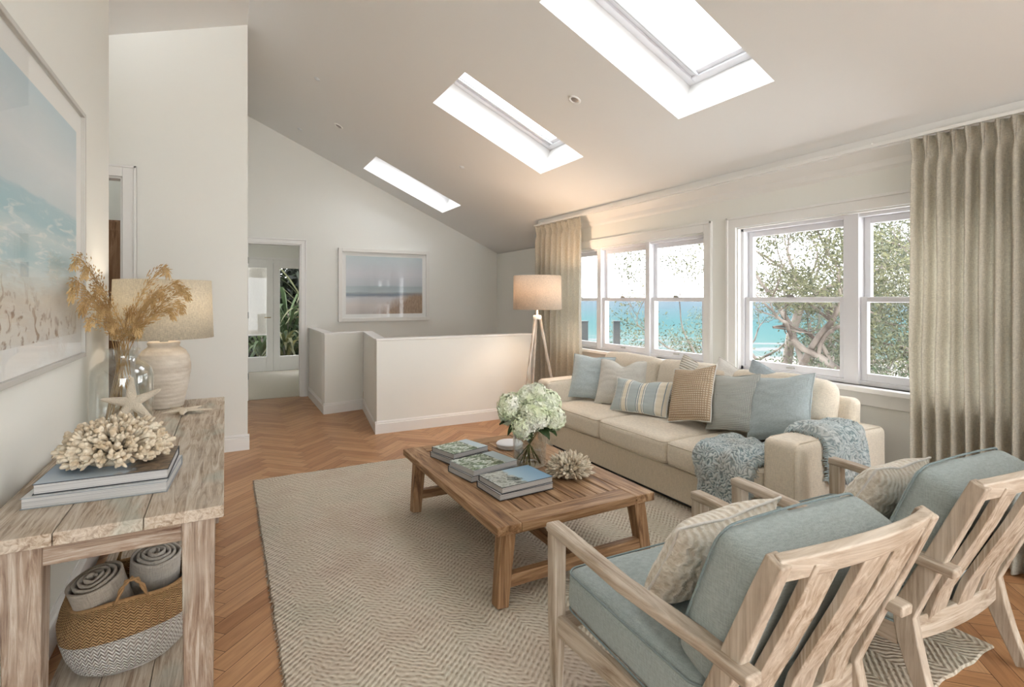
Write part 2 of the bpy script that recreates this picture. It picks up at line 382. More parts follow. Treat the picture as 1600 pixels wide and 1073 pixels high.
# baseboards: path with an outward normal to the left of travel reversed
def base(name, p, q, h=.135, t=.018):
    mb = MB(); p, q = Vector((*p, 0)), Vector((*q, 0)); d = (q-p).normalized(); n = Vector((d.y, -d.x, 0))
    prof = [(0, 0), (t, 0), (t, h*.78), (t*.55, h*.84), (t*.75, h*.88), (t*.3, h), (0, h)]
    vs = [P + n*a + Vector((0, 0, z)) for P in (p, q) for a, z in prof]; k = len(prof)
    mb.add(vs, [(i, (i+1) % k, k+(i+1) % k, k+i) for i in range(k)] + [tuple(range(k)), tuple(range(2*k-1, k-1, -1))])
    return struct(mb.build(name, TRIM))
base('baseboard_stair_front', (1.412, 5.69), (3.37, 5.69))
base('baseboard_stair_return', (1.605, 7.06), (1.430, 5.672))
base('baseboard_stair_inner', (1.085, 6.97), (1.6, 7.07))
base('baseboard_stair_left', (1.10, 8.4), (1.10, 6.955))
base('baseboard_passage', (-.69, 5.70), (.205, 5.70), h=.15)
base('baseboard_left', (-.64, -4.1), (-.64, 4.125), h=.15)
base('baseboard_left_end', (-.64, 4.11), (-.78, 4.11), h=.15)
base('baseboard_right', (XW, 6.1), (XW, -4.1), h=.15)
base('baseboard_back', (2.0, 8.40), (4.25, 8.40), h=.14)

# cornice over the windows and narrow picture rail line
mb = MB(); k = [(3.80, 2.30), (3.785, 2.32), (3.775, 2.36), (3.74, 2.40), (3.72, 2.425), (3.72, zc(3.72)-.001), (3.80, zc(3.8)-.001)]
vs = [(x, y, z) for y in (-4.1, 6.12) for x, z in k]; n_ = len(k)
mb.add(vs, [(i, (i+1) % n_, n_+(i+1) % n_, n_+i) for i in range(n_)] + [tuple(range(n_)), tuple(range(2*n_-1, n_-1, -1))])
struct(mb.build('trim_cornice', TRIM))

# door casings
def casing(name, x0, x1, zt, y, w=.085, out=-1, jamb=.13):
    mb = MB(); a = y; b = y+out*.02
    ylo, yhi = min(a, b), max(a, b)
    mb.box((x0-w, ylo, 0), (x0, yhi, zt+w)); mb.box((x1, ylo, 0), (x1+w, yhi, zt+w)); mb.box((x0, ylo, zt), (x1, yhi, zt+w))
    b2 = y+out*.032; l2, h2 = min(a, b2), max(a, b2)
    mb.box((x0-w, l2, 0), (x0-w+.02, h2, zt+w)); mb.box((x1+w-.02, l2, 0), (x1+w, h2, zt+w)); mb.box((x0-w, l2, zt+w-.02), (x1+w, h2, zt+w))
    mb.box((x0-.002, y, 0), (x0+.018, y+jamb, zt)); mb.box((x1-.018, y, 0), (x1+.002, y+jamb, zt)); mb.box((x0, y, zt-.018), (x1, y+jamb, zt+.002))
    return struct(mb.build(name, TRIM, bevel=.003))
casing('trim_back_door', .25+.02, .99, 2.26, 8.40, w=.075)
casing('trim_passage_door', -1.55, -.79, 2.52, 5.70, w=.10)
# hinges of the door folded back in the stair doorway
for z, wh in ((.35, 'lowest'), (1.22, 'middle'), (2.0, 'topmost')):
    mb = MB(); mb.tube([(.288, 8.392, z-.045), (.288, 8.392, z+.045)], .007, 8); mb.box((.288, 8.39, z-.04), (.292, 8.45, z+.04))
    tag(mb.build('door_hinge', STEEL), 'small steel hinge on the left jamb of the far doorway, %s of three' % wh, 'hinge', 'hinges of the far doorway')

# ---- windows
def window(idx, y0, y1, sashes):
    root = thing('window_%d' % idx, None, None, (XW+.05, y0, 0)); del_ = [root.__delitem__(k) for k in list(root.keys())]
    root['kind'] = 'structure'
    L = y1-y0; mb = MB(); d0, d1 = -.01, .10; F_ = .035
    mb.box((d0, 0, ZS), (d1, F_, ZT)); mb.box((d0, L-F_, ZS), (d1, L, ZT)); mb.box((d0, 0, ZT-F_), (d1, L, ZT)); mb.box((d0, 0, ZS), (d1, L, ZS+.03))
    cuts = []
    for a, b in sashes: cuts += [a, b]
    for (a, b), (c_, d_) in zip(sashes[:-1], sashes[1:]): mb.box((d0-.012, b, ZS), (d1, c_, ZT))
    mb.build('window_frame', WFRAME, root, bevel=.003)
    for a, b in sashes:
        zm = 1.445
        for nm, z0, z1, dx, bot, top in (('lower_sash', ZS+.03, zm+.02, .0, .05, .035), ('upper_sash', zm-.02, ZT-.035, .042, .035, .045)):
            s_ = MB(); st = .042; e0, e1 = dx+.005, dx+.042
            s_.box((e0, a, z0), (e1, a+st, z1)); s_.box((e0, b-st, z0), (e1, b, z1)); s_.box((e0, a+st, z0), (e1, b-st, z0+bot)); s_.box((e0, a+st, z1-top), (e1, b-st, z1))
            so = s_.build(nm, WFRAME, root, bevel=.003)
            g = MB(); g.box((dx+.021, a+st-.005, z0+bot-.005), (dx+.025, b-st+.005, z1-top+.005)); g.build('pane', GLASS, so)
        h = MB(); h.box((-.008, (a+b)/2-.035, zm+.02), (.012, (a+b)/2+.035, zm+.03)); h.box((-.02, (a+b)/2-.035, zm+.03), (-.008, (a+b)/2+.02, zm+.04)); h.build('sash_lock', STEEL, root)
        h = MB(); h.box((-.012, (a+b)/2-.03, ZS+.05), (.006, (a+b)/2+.03, ZS+.062)); h.build('sash_lift', STEEL, root)
    # casing on the room side
    cmb = MB(); w = .09; x0 = XW-.02
    X = lambda a: a-(XW+.05)
    cmb.box((X(x0), -w, ZS-.02), (X(XW), 0, ZT+w)); cmb.box((X(x0), L, ZS-.02), (X(XW), L+w, ZT+w)); cmb.box((X(x0), 0, ZT), (X(XW), L, ZT+w))
    for a, b in ((-w, -w+.02), (L+w-.02, L+w)): cmb.box((X(x0-.012), a, ZS-.02), (X(x0), b, ZT+w))
    cmb.box((X(x0-.012), -w, ZT+w-.02), (X(x0), L+w, ZT+w))
    cmb.box((X(XW), 0, ZS), (d0, .012, ZT)); cmb.box((X(XW), L-.012, ZS), (d0, L, ZT)); cmb.box((X(XW), 0, ZT-.012), (d0, L, ZT))
    cmb.build('window_casing', TRIM, root, bevel=.003)
    s_ = MB(); s_.box((X(XW-.07), -w-.03, ZS-.035), (d0+.005, L+w+.03, ZS)); s_.build('window_sill', TRIM, root, bevel=.006)
    s_ = MB(); s_.box((X(XW-.02), -w, ZS-.125), (X(XW), L+w, ZS-.035)); s_.build('window_apron', TRIM, root, bevel=.004)
    return root
window(1, 3.36, 5.72, [(.04, .74), (.80, 1.54), (1.61, 2.32)])
window(2, 1.22, 3.02, [(.04, .84), (.94, 1.76)])

# ---- skylights, including the added out-of-view one that brightens the armchairs
BLIND = mat('blind_cassette', srgb(225, 228, 230), .5)
for i, (y0, y1) in enumerate(SKY):
    Rm = Matrix.Rotation(sl, 4, 'Y')   # local x runs down the slope, z is the ceiling normal
    L = (SX[1]-SX[0])/nz_; Wd = y1-y0; D = .30
    o0 = Vector((SX[0], y0, zc(SX[0])))
    root = thing('window_%d' % (i+3), None, None); [root.__delitem__(k) for k in list(root.keys())]; root['kind'] = 'structure'
    root.matrix_world = Matrix.Translation(o0) @ Rm
    mb = MB(); f = .06
    mb.box((0, 0, D), (L, f, D+.05)); mb.box((0, Wd-f, D), (L, Wd, D+.05)); mb.box((0, f, D), (f, Wd-f, D+.05)); mb.box((L-f, f, D), (L, Wd-f, D+.05))
    mb.build('window_frame', WFRAME, root, bevel=.004)
    mb = MB(); g = .10; a0, a1 = D+.02, D+.09
    mb.box((f, f, a0), (L-f, g, a1)); mb.box((f, Wd-g, a0), (L-f, Wd-f, a1)); mb.box((f, g, a0), (g, Wd-g, a1)); mb.box((L-g, g, a0), (L-f, Wd-g, a1))
    s_ = mb.build('sash', WFRAME, root, bevel=.003)
    mb = MB(); mb.box((g-.005, g-.005, D+.05), (L-g+.005, Wd-g+.005, D+.056)); mb.build('pane', GLASS, s_)
    mb = MB(); mb.box((g, Wd-g-.012, D+.012), (L-g, Wd-g-.002, D+.03)); mb.build('blind_track', DARKM, root)
    mb = MB(); mb.box((f, Wd-g-.03, D-.002), (L-f, Wd-g-.018, D+.012)); mb.build('blind_cassette', BLIND, root)

# ---- downlights and detectors in the ceiling
def ceil_fit(x, y, r, name, label, lamp=True, group=None):
    root = thing(name, label, 'downlight' if lamp else 'sensor', group=group)
    root.matrix_world = Matrix.Translation((x, y, zc(x))) @ Matrix.Rotation(sl, 4, 'Y')
    mb = MB(); mb.lathe([(r*.62, 0.0), (r*.72, -.006), (r*.95, -.008), (r, -.002), (r, 0.0)], n=36); mb.build('trim_ring', TRIM if lamp else BLIND, root, smooth=True)
    mb = MB()
    if lamp: mb.lathe([(r*.62, 0.0), (r*.5, -.0012), (.0005, -.0012)], n=32); mb.build('lens', mat('lens_grey', srgb(150, 145, 140), .3), root, smooth=True)
    else: mb.lathe([(r*.72, -.004), (r*.5, -.014), (.0005, -.016)], n=28); mb.build('cover', BLIND, root, smooth=True)
ceil_fit(2.486, 3.519, .052, 'downlight', 'round ceiling downlight between the two nearer skylights')
ceil_fit(1.249, 6.867, .058, 'downlight', 'round ceiling downlight left of the farthest skylight')
ceil_fit(.86, 5.935, .032, 'ceiling_sensor', 'tiny round ceiling fitting, highest of the small ones on the left', False)
ceil_fit(.90, 7.75, .035, 'ceiling_sensor', 'tiny round ceiling fitting near the top of the far wall', False)
ceil_fit(2.52, 5.914, .035, 'ceiling_sensor', 'tiny round ceiling fitting below the middle skylight', False)

# ------------------------------------------------------------------ room beyond the far door
CARPET = mat('pale_carpet', srgb(214, 206, 192), .98, var=.08, vscale=90, bump=.5, bscale=260)
mb = MB(); mb.box((-1.2, 8.45, -.12), (2.4, 11.62, .004)); struct(mb.build('floor_carpet', CARPET))
mb = MB(); mb.box((-1.3, 8.52, 0), (-1.2, 11.7, 2.6)); mb.box((2.4, 8.52, 0), (2.5, 11.7, 2.6)); mb.box((-1.3, 8.52, 2.55), (2.5, 11.7, 2.65))
mb.box((-1.3, 11.6, 2.28), (2.5, 11.7, 2.55)); mb.box((-1.3, 11.6, 0), (.20, 11.7, 2.28)); struct(mb.build('wall_far_room', WALL))
def french(x0, x1, label, blind=False, hinge=0):
    r = thing('french_door', label, 'door', (x0, 11.60, 0)); w = x1-x0; mb = MB()
    st = .12; z0, z1 = .012, 2.24
    mb.box((0, 0, z0), (st, .045, z1)); mb.box((w-st, 0, z0), (w, .045, z1)); mb.box((st, 0, z0), (w-st, .045, .30)); mb.box((st, 0, z1-.17), (w-st, .045, z1))
    mb.build('door_frame', TRIM, r, bevel=.004)
    mb = MB(); mb.box((st-.005, .018, .295), (w-st+.005, .024, z1-.165)); mb.build('pane', GLASS, r)
    mb = MB(); mb.tube([(w-.05, -.03, 1.08), (w-.05, .0, 1.08)], .008); mb.tube([(w-.05, -.03, 1.08), (w-.16, -.035, 1.08)], .008); mb.build('door_handle', BRASS, r, smooth=True)
french(.245, .845, 'left panel of the white glazed doors beyond the far doorway')
french(.85, 1.45, 'white glazed door beyond the far doorway showing dark garden leaves')
french(1.46, 2.06, 'rightmost white glazed door sliver beyond the far doorway')
struct(MB().box((.20, 11.6, 2.242), (2.4, 11.7, 2.28)).build('trim_far_doors', TRIM))
struct(MB().box((2.07, 11.6, 0), (2.4, 11.7, 2.242)).build('wall_far_room_end', WALL))
# roller blind behind the first panel
r = thing('roller_blind', 'white roller blind hanging behind the leftmost far glazed door', 'blind', (.36, 11.72, 0))
MB().tube([(0, 0, 2.2), (.5, 0, 2.2)], .03, 12).build('roller', TRIM, r, smooth=True)
MB().box((0.01, -.002, .75), (.49, .002, 2.18)).build('blind_cloth', fabric('blind_cloth', srgb(235, 232, 224)), r)
MB().box((0.01, -.008, .72), (.49, .008, .75)).build('bottom_bar', TRIM, r)

# passage doorway: panelled timber wardrobe glimpsed inside
WARD = wood('wardrobe_wood', srgb(150, 112, 84), srgb(110, 78, 56), srgb(180, 145, 115), 'Z', 1.0, wash=.2)
r = thing('wardrobe', 'tall brown timber wardrobe glimpsed through the passage doorway', 'wardrobe', (-1.5, 6.35, 0))
mb = MB(); mb.box((0, .03, .06), (.72, .55, 2.22)); mb.build('carcass', WARD, r, bevel=.004)
for k in (0, 1):
    d = MB(); d.box((.01+k*.36, 0, .08), (.35+k*.36, .026, 2.2)); d.box((.06+k*.36, -.008, .16), (.30+k*.36, 0, 2.12)); dd = d.build('door', WARD, r, bevel=.003)
    MB().tube([(.33+k*.06, -.02, 1.0), (.33+k*.06, -.02, 1.12)], .006).build('handle', BRASS, dd)
MB().box((.02, .05, 0), (.70, .53, .06)).build('plinth', WARD, r)

# ------------------------------------------------------------------ pictures
def picture_mat(name, fn):
    """fn(t, u, v) -> colour socket, u, v run over the print"""
    m, t, b = newmat(name); b.inputs['Roughness'].default_value = .5
    tc = N(t, 'ShaderNodeTexCoord'); sp = N(t, 'ShaderNodeSeparateXYZ'); t.links.new(tc.outputs['Generated'], sp.inputs[0])
    t.links.new(fn(t, tc, sp), b.inputs['Base Color']); return m
def ramp(t, sock, stops, interp='LINEAR'):
    r = N(t, 'ShaderNodeValToRGB'); r.color_ramp.interpolation = interp; t.links.new(sock, r.inputs[0]); el = r.color_ramp.elements
    el[0].position, el[0].color = stops[0]; el[1].position, el[1].color = stops[-1]
    for p, c_ in stops[1:-1]: q = el.new(p); q.color = c_
    return r.outputs[0]
def mixc(t, f, a, b):
    x = N(t, 'ShaderNodeMixRGB')
    if isinstance(f, float): x.inputs[0].default_value = f
    else: t.links.new(f, x.inputs[0])
    for i, s in ((1, a), (2, b)):
        if isinstance(s, tuple): x.inputs[i].default_value = s
        else: t.links.new(s, x.inputs[i])
    return x.outputs[0]
def mth(t, op, a, b=None):
    x = N(t, 'ShaderNodeMath', operation=op)
    for i, s in ((0, a), (1, b)):
        if s is None: continue
        if isinstance(s, (int, float)): x.inputs[i].default_value = s
        else: t.links.new(s, x.inputs[i])
    return x.outputs[0]
def nse(t, tc, scale, mapping=(1, 1, 1), detail=5, dist=0, coord='Generated', rough=.55):
    mp = N(t, 'ShaderNodeMapping'); mp.inputs['Scale'].default_value = mapping; t.links.new(tc.outputs[coord], mp.inputs[0])
    n = N(t, 'ShaderNodeTexNoise', Scale=float(scale), Detail=float(detail), Distortion=float(dist)); n.inputs['Roughness'].default_value = rough; t.links.new(mp.outputs[0], n.inputs['Vector']); return n.outputs[0]
def sea_print(t, tc, sp, ax='Y', corals=True):
    u = sp.outputs[ax]; v = sp.outputs['Z']
    nv = nse(t, tc, 5, (1, 1.2, 4), 5, .4)
    vv = mth(t, 'ADD', v, mth(t, 'MULTIPLY', mth(t, 'SUBTRACT', nv, .5), .09))
    base = ramp(t, vv, [(0, srgb(228, 226, 220)), (.16, srgb(224, 220, 210)), (.26, srgb(214, 226, 226)), (.33, srgb(176, 208, 214)), (.42, srgb(205, 222, 224)), (.48, srgb(160, 200, 210)), (.56, srgb(168, 202, 212)), (.58, srgb(206, 219, 224)), (.75, srgb(222, 228, 231)), (1, srgb(192, 214, 224))])
    foam = ramp(t, nse(t, tc, 9, (1, 1, 3.5), 6, 1.2), [(.52, (0, 0, 0, 1)), (.66, (1, 1, 1, 1))])
    band = ramp(t, v, [(.2, (0, 0, 0, 1)), (.3, (1, 1, 1, 1)), (.5, (.8, .8, .8, 1)), (.57, (0, 0, 0, 1))])
    base = mixc(t, mth(t, 'MULTIPLY', mth(t, 'MULTIPLY', foam, band), .75), base, srgb(242, 244, 242))
    # shells and grasses lining the sand, denser to the right
    sh = ramp(t, nse(t, tc, 16, (1.6, 1, .9), 8, .9), [(.54, (0, 0, 0, 1)), (.60, (1, 1, 1, 1))])
    bb = mth(t, 'ADD', v, mth(t, 'MULTIPLY', mth(t, 'SUBTRACT', 1.0, u), .30) if True else 0.0)
    sb = ramp(t, bb, [(.06, (0, 0, 0, 1)), (.1, (1, 1, 1, 1)), (.27, (1, 1, 1, 1)), (.42, (0, 0, 0, 1))])
    dark = mixc(t, nse(t, tc, 30, (1, 2, 1), 3), srgb(80, 66, 60), srgb(214, 190, 168))
    return mixc(t, mth(t, 'MULTIPLY', sh, sb), base, dark)
def sea_print2(t, tc, sp):
    u = sp.outputs['X']; v = sp.outputs['Z']
    vv = mth(t, 'ADD', v, mth(t, 'MULTIPLY', mth(t, 'SUBTRACT', nse(t, tc, 3, (1, 1, 6), 4, .4), .5), .07))
    base = ramp(t, vv, [(0, srgb(196, 190, 188)), (.16, srgb(214, 208, 204)), (.28, srgb(208, 210, 214)), (.325, srgb(128, 142, 158)), (.36, srgb(150, 162, 172)), (.38, srgb(186, 200, 204)), (.47, srgb(172, 188, 194)), (.50, srgb(196, 204, 210)), (.7, srgb(212, 214, 220)), (1, srgb(196, 210, 214))])
    grass = mixc(t, nse(t, tc, 26, (2.5, 1, .5), 5, .5), srgb(112, 84, 70), srgb(206, 184, 158))
    gm = mth(t, 'SUBTRACT', mth(t, 'ADD', u, mth(t, 'MULTIPLY', nse(t, tc, 12, (2, 1, .5), 5), .25)), mth(t, 'MULTIPLY', v, 1.1))
    g = ramp(t, gm, [(.42, (0, 0, 0, 1)), (.66, (1, 1, 1, 1))]); gv = ramp(t, v, [(.30, (1, 1, 1, 1)), (.40, (0, 0, 0, 1))])
    return mixc(t, mth(t, 'MULTIPLY', g, gv), base, grass)
PGLASS = glassmat('picture_glass', refl=.035)
def framed(root, w, h, m, face, fw=.035, fd=.035, matw=.09):
    """local x runs along the picture, z up, y out from the wall"""
    fr = MB(); fr.box((0, 0, 0), (fw, fd, h)); fr.box((w-fw, 0, 0), (w, fd, h)); fr.box((fw, 0, 0), (w-fw, fd, fw)); fr.box((fw, 0, h-fw), (w-fw, fd, h))
    fr.build('frame', face, root, bevel=.003)
    mb = MB(); mb.box((fw, .002, fw), (w-fw, .012, h-fw)); mb.build('mount', mat('mount_card', srgb(240, 240, 237), .8), root)
    a = fw+matw; mb = MB(); mb.box((a, .0125, a), (w-a, .014, h-a)); mb.build('print', m, root)
    mb = MB(); mb.box((fw, .022, fw), (w-fw, .025, h-fw)); mb.build('glass', PGLASS, root)
FRW = mat('frame_white', srgb(236, 234, 228), .45); FRG = mat('frame_pale_grey', srgb(204, 202, 196), .4)
r = thing('framed_picture', 'large framed seascape print on the left wall above the console', 'picture', (-.637, 3.32, 1.165), -PI/2)
framed(r, 1.9, 1.20, picture_mat('sea_print', lambda t, tc, sp: sea_print(t, tc, sp, 'X')), FRG, .022, .03, .10)
r = thing('framed_picture', 'white framed misty beach print on the far wall over the stair', 'picture', (2.975, 8.396, 1.10), PI)
def flip(t, tc, sp):
    class S: outputs = {}
    s = S(); s.outputs = {'X': mth(t, 'SUBTRACT', 1.0, sp.outputs['X']), 'Z': sp.outputs['Z']}; return sea_print2(t, tc, s)
framed(r, 1.455, 1.135, picture_mat('beach_print', flip), FRW, .055, .045, .06)

# ------------------------------------------------------------------ rug
def rug():
    X0, X1, Y0, Y1 = .20, 2.80, .98, 4.66; th = .014
    m, t, b = newmat('jute_chevron'); b.inputs['Roughness'].default_value = .95; b.inputs['Specular IOR Level'].default_value = .15
    tc = N(t, 'ShaderNodeTexCoord'); sp = N(t, 'ShaderNodeSeparateXYZ'); t.links.new(tc.outputs['Object'], sp.inputs[0])
    wob = mth(t, 'MULTIPLY', mth(t, 'SUBTRACT', nse(t, tc, 7, (1, 1, 1), 2, coord='Object'), .5), .05)
    x = mth(t, 'ADD', sp.outputs['X'], wob)
    tri = mth(t, 'PINGPONG', x, .145)
    y = mth(t, 'ADD', mth(t, 'ADD', sp.outputs['Y'], mth(t, 'MULTIPLY', tri, .85)), wob)
    st = mth(t, 'SINE', mth(t, 'MULTIPLY', y, 2*PI/.0285))
    # broken strands along every ridge
    cx = mth(t, 'FLOOR', mth(t, 'DIVIDE', y, .0285)); al = mth(t, 'SINE', mth(t, 'ADD', mth(t, 'MULTIPLY', x, 2*PI/.03), mth(t, 'MULTIPLY', cx, 2.4)))
    hgt = mth(t, 'ADD', mth(t, 'MULTIPLY', st, .55), mth(t, 'ADD', mth(t, 'MULTIPLY', al, .28), mth(t, 'MULTIPLY', nse(t, tc, 70, (1, 1, 1), 4, coord='Object'), 1.7)))
    tone = ramp(t, mth(t, 'MULTIPLY_ADD', hgt, .3) if False else mth(t, 'ADD', mth(t, 'MULTIPLY', hgt, .34), .16), [(.10, srgb(160, 146, 128)), (.38, srgb(206, 196, 180)), (.85, srgb(232, 225, 212))])
    big = ramp(t, nse(t, tc, 2.2, (1, 1, 1), 4, coord='Object'), [(.36, srgb(196, 172, 150)), (.5, srgb(222, 214, 200)), (.64, srgb(196, 200, 182))])
    mlx = N(t, 'ShaderNodeMixRGB', blend_type='MULTIPLY'); mlx.inputs[0].default_value = .42; t.links.new(tone, mlx.inputs[1]); t.links.new(big, mlx.inputs[2])
    br = N(t, 'ShaderNodeBrightContrast'); br.inputs[1].default_value = .03; t.links.new(mlx.outputs[0], br.inputs[0]); t.links.new(br.outputs[0], b.inputs['Base Color'])
    bp = N(t, 'ShaderNodeBump', Strength=.6, Distance=.005); t.links.new(hgt, bp.inputs['Height']); t.links.new(bp.outputs[0], b.inputs['Normal'])
    mb = MB(); nx, ny = 90, 128
    def edge(u, v, z):
        x = X0+(X1-X0)*u; y = Y0+(Y1-Y0)*v
        wx = .010*noise.noise(Vector((0, y*9, u*5)))+.006*noise.noise(Vector((3, y*31, u*5))); wy = .010*noise.noise(Vector((x*9, 0, v*5)))
        return (x+wx, y+wy, z+.0025*noise.noise(Vector((x*3, y*3, 0)))*(z > .005))
    mb.grid(nx, ny, lambda u, v: edge(u, v, th)); mb.grid(nx, ny, lambda u, v: edge(u, v, .001))
    def side(f):
        mb.grid(120, 4, lambda u, w: f(u, w))
    q = lambda w: (.012*math.sin(PI*w)*.6, .001+(th-.001)*w)
    side(lambda u, w: (edge(0, u, th)[0]-q(w)[0], edge(0, u, th)[1], q(w)[1])); side(lambda u, w: (edge(1, u, th)[0]+q(w)[0], edge(1, u, th)[1], q(w)[1]))
    side(lambda u, w: (edge(u, 0, th)[0], edge(u, 0, th)[1]-q(w)[0], q(w)[1])); side(lambda u, w: (edge(u, 1, th)[0], edge(u, 1, th)[1]+q(w)[0], q(w)[1]))
    o = mb.build('rug', m, smooth=True); tag(o, 'large natural jute rug with a raised chevron weave under the coffee table', 'rug')
    mb = MB(); rnd = random.Random(2)
    for i in range(900):
        k = rnd.random(); y = Y0+(Y1-Y0)*rnd.random(); s = -1 if k < .5 else 1
        x = X0 if s < 0 else X1
        p = Vector((x+s*.004, y, .008)); q_ = p+Vector((s*rnd.uniform(.004, .014), rnd.uniform(-.008, .008), -rnd.uniform(.001, .006)))
        mb.tube([p, q_], [.0016, .0008], 4)
    tag(mb.build('edge_fibres', m, o), kind='stuff')
rug()
RUGZ = .0145

# ------------------------------------------------------------------ coffee table
OAK = {a: wood('rustic_oak_'+a, srgb(148, 113, 80), srgb(86, 58, 38), srgb(186, 154, 120), a, .8, rough=.55, wash=.18, bump=.4) for a in 'XYZ'}
def coffee_table():
    X0, X1, Y0, Y1 = 1.095, 2.055, 2.16, 3.62; zt = .40; th = .045
    r = thing('coffee_table', 'rustic reclaimed timber coffee table on splayed legs standing on the jute rug', 'table', (X0, Y0, 0))
    w, l = X1-X0, Y1-Y0; rnd = random.Random(3)
    bw = .13
    for xa, xb_ in ((0, bw), (w-bw, w)): top = MB(); top.box((xa, 0, zt-th), (xb_, l, zt)); top.build('side_board', OAK['Y'], r, bevel=.005)
    for ya, yb_ in ((0, bw), (l-bw, l)): e = MB(); e.box((bw+.001, ya, zt-th), (w-bw-.001, yb_, zt)); e.build('end_board', OAK['X'], r, bevel=.004)
    # inner boards laid lengthways in short random pieces with open gaps
    ins = MB(); n = 9; pw = (w-2*bw)/n
    for i in range(n):
        x = bw+i*pw; y = bw+.002
        g0, g1 = rnd.uniform(.0008, .003), rnd.uniform(.0008, .003)
        while y < l-bw-.01:
            ln = rnd.uniform(.35, .8); y2 = min(l-bw-.002, y+ln)
            if l-bw-y2 < .15: y2 = l-bw-.002
            dz = rnd.uniform(-.003, 0); ins.box((x+g0, y, zt-.035), (x+pw-g1, y2-.002, zt-.001+dz)); y = y2+.001
    ins.build('inlay_boards', OAK['Y'], r, bevel=.002, seg=1)
    un = MB(); un.box((.06, .06, zt-th-.001-.03), (w-.06, .10, zt-th+.001)); un.box((.06, l-.10, zt-th-.03), (w-.06, l-.06, zt-th+.001)); un.box((.05, .06, zt-th-.004), (w-.05, l-.06, zt-th+.012)); un.build('underframe', OAK['X'], r)
    def leg(xb, yb, xt, yt):
        m_ = MB(); m_.bar((xb, yb, RUGZ), (xt, yt, zt-th-.001), .062, .062, up=(0, 1, 0), w2=.075, d2=.075); return m_.build('leg', OAK['Z'], r, bevel=.006)
    yn, yf = .055, l-.30
    yf = l-.20
    for y0_, yt in ((.04, .06), (l-.17, l-.13)):
        leg(.035, y0_, .075, yt); leg(w-.035, y0_, w-.085, yt)
        y = y0_+(yt-y0_)*.3; s_ = MB(); s_.bar((.055, y, .125), (w-.055, y, .125), .045, .06, up=(0, 0, 1)); s_.build('cross_stretcher', OAK['X'], r, bevel=.004)
    s_ = MB(); s_.bar((w/2, .05, .125), (w/2, l-.16, .125), .05, .05); s_.build('long_stretcher', OAK['Y'], r, bevel=.004)
coffee_table()

# ------------------------------------------------------------------ sofa
LINEN = fabric('sofa_linen', srgb(228, 217, 199), 320, .25, .10)
LINEN2 = fabric('sofa_linen_skirt', srgb(216, 203, 182), 320, .25, .10)
def sofa():
    r = thing('sofa', 'long cream linen three seat sofa under the windows', 'sofa', (2.74, 1.79, 0))
    L = 2.74; D = .90; aw = .215
    s_ = MB(); s_.box((.02, .012, .05), (D-.02, L-.012, .27)); s_.build('base', LINEN2, r, bevel=.012, seg=3)
    f = MB(); f.box((.06, .04, .02), (D-.05, L-.04, .055)); f.build('plinth', DARKM, r)
    for x, y in ((.07, .06), (D-.1, .06), (.07, L-.10), (D-.1, L-.10)):
        MB().box((x, y, RUGZ if False else .001), (x+.05, y+.05, .03)).build('foot', OAK['Z'], r)
    for y0, nm in ((0, 'arm'), (L-aw, 'arm')):
        a = MB(); rbox(a, D/2, aw/2, .315, .035, T(D/2, y0+aw/2, .335), bulge=(.006, .010, .012), wrinkle=.003, seed=y0); ao = a.build(nm, LINEN, r, smooth=True, weld=True)
        for yy in (y0+.018, y0+aw-.018):
            p = MB(); p.tube([(.004, yy, .06), (-.001, yy, .3), (.0, yy, .59), (.012, yy, .636), (.05, yy, .650), (.4, yy, .655), (.86, yy, .650)], .0035, 6); p.build('seam', LINEN2, ao, smooth=True)
    b = MB(); rbox(b, .055, (L-.27)/2, .36, .045, T(D-.062, L/2, .45), wrinkle=.003); b.build('back_frame', LINEN, r, smooth=True, weld=True)
    n = 3; sw = (L-2*aw)/n
    for i in range(n):
        y = aw+sw*(i+.5)
        c = MB(); rbox(c, .375, sw/2-.003, .088, .045, T(.375-.008, y, .362), bulge=(.012, .002, .022), n=18, wrinkle=.004, seed=i+1)
        co = c.build('seat_cushion', LINEN, r, smooth=True, weld=True)
        for z in (-.07, .07):
            p = MB(); p.tube(rrect_path(.372, sw/2-.006, z, .05, M=T(.366, y, .362)), .0035, 6, cap=False); p.build('piping', LINEN2, co, smooth=True)
        M = T(.70, y, .665, ry=math.radians(13))
        c = MB(); rbox(c, .085, sw/2-.004, .245, .07, M, bulge=(.045, .004, .018), n=16, wrinkle=.010, seed=i+11)
        bo = c.build('back_cushion', LINEN, r, smooth=True, weld=True)
    return r
sofa()

# ------------------------------------------------------------------ scatter cushions
def pillow_mb(w, h, t, seed=0, dent=0.0, n=34, wr=.006):
    """upright scatter cushion in the local XZ plane, thickness in Y; dent = chop in the top edge"""
    mb = MB(); pts = {}
    def P(u, v, s):
        a, b = u*2-1, v*2-1
        th = ((1-abs(a)**2.6)*(1-abs(b)**2.6)); th = max(0, th)**.55*t/2
        x = a*w/2*(1-.07*(1-b*b)); z = b*h/2*(1-.06*(1-a*a))
        if b > 0: z -= dent*h*math.exp(-(a/.33)**2)*b**2; th *= 1-.5*dent*math.exp(-(a/.4)**2)*b
        q = Vector((x, s*th, z)); k = noise.noise_vector(q*9+Vector((seed*3.1, s, seed)))
        q += Vector((k.x*wr, k.y*wr*min(1, th*30), k.z*wr))
        k = noise.noise(Vector((a*2+seed, b*7, seed)))*wr*.8*min(1, th*30); q.y += s*k
        return q
    mb.grid(n, n, lambda u, v: P(u, v, 1)); mb.grid(n, n, lambda u, v: P(u, v, -1))
    edge = [P(i/(n-1), 0, 0) for i in range(n)]+[P(1, i/(n-1), 0) for i in range(1, n)]+[P(1-i/(n-1), 1, 0) for i in range(1, n)]+[P(0, 1-i/(n-1), 0) for i in range(1, n)]
    return mb, edge
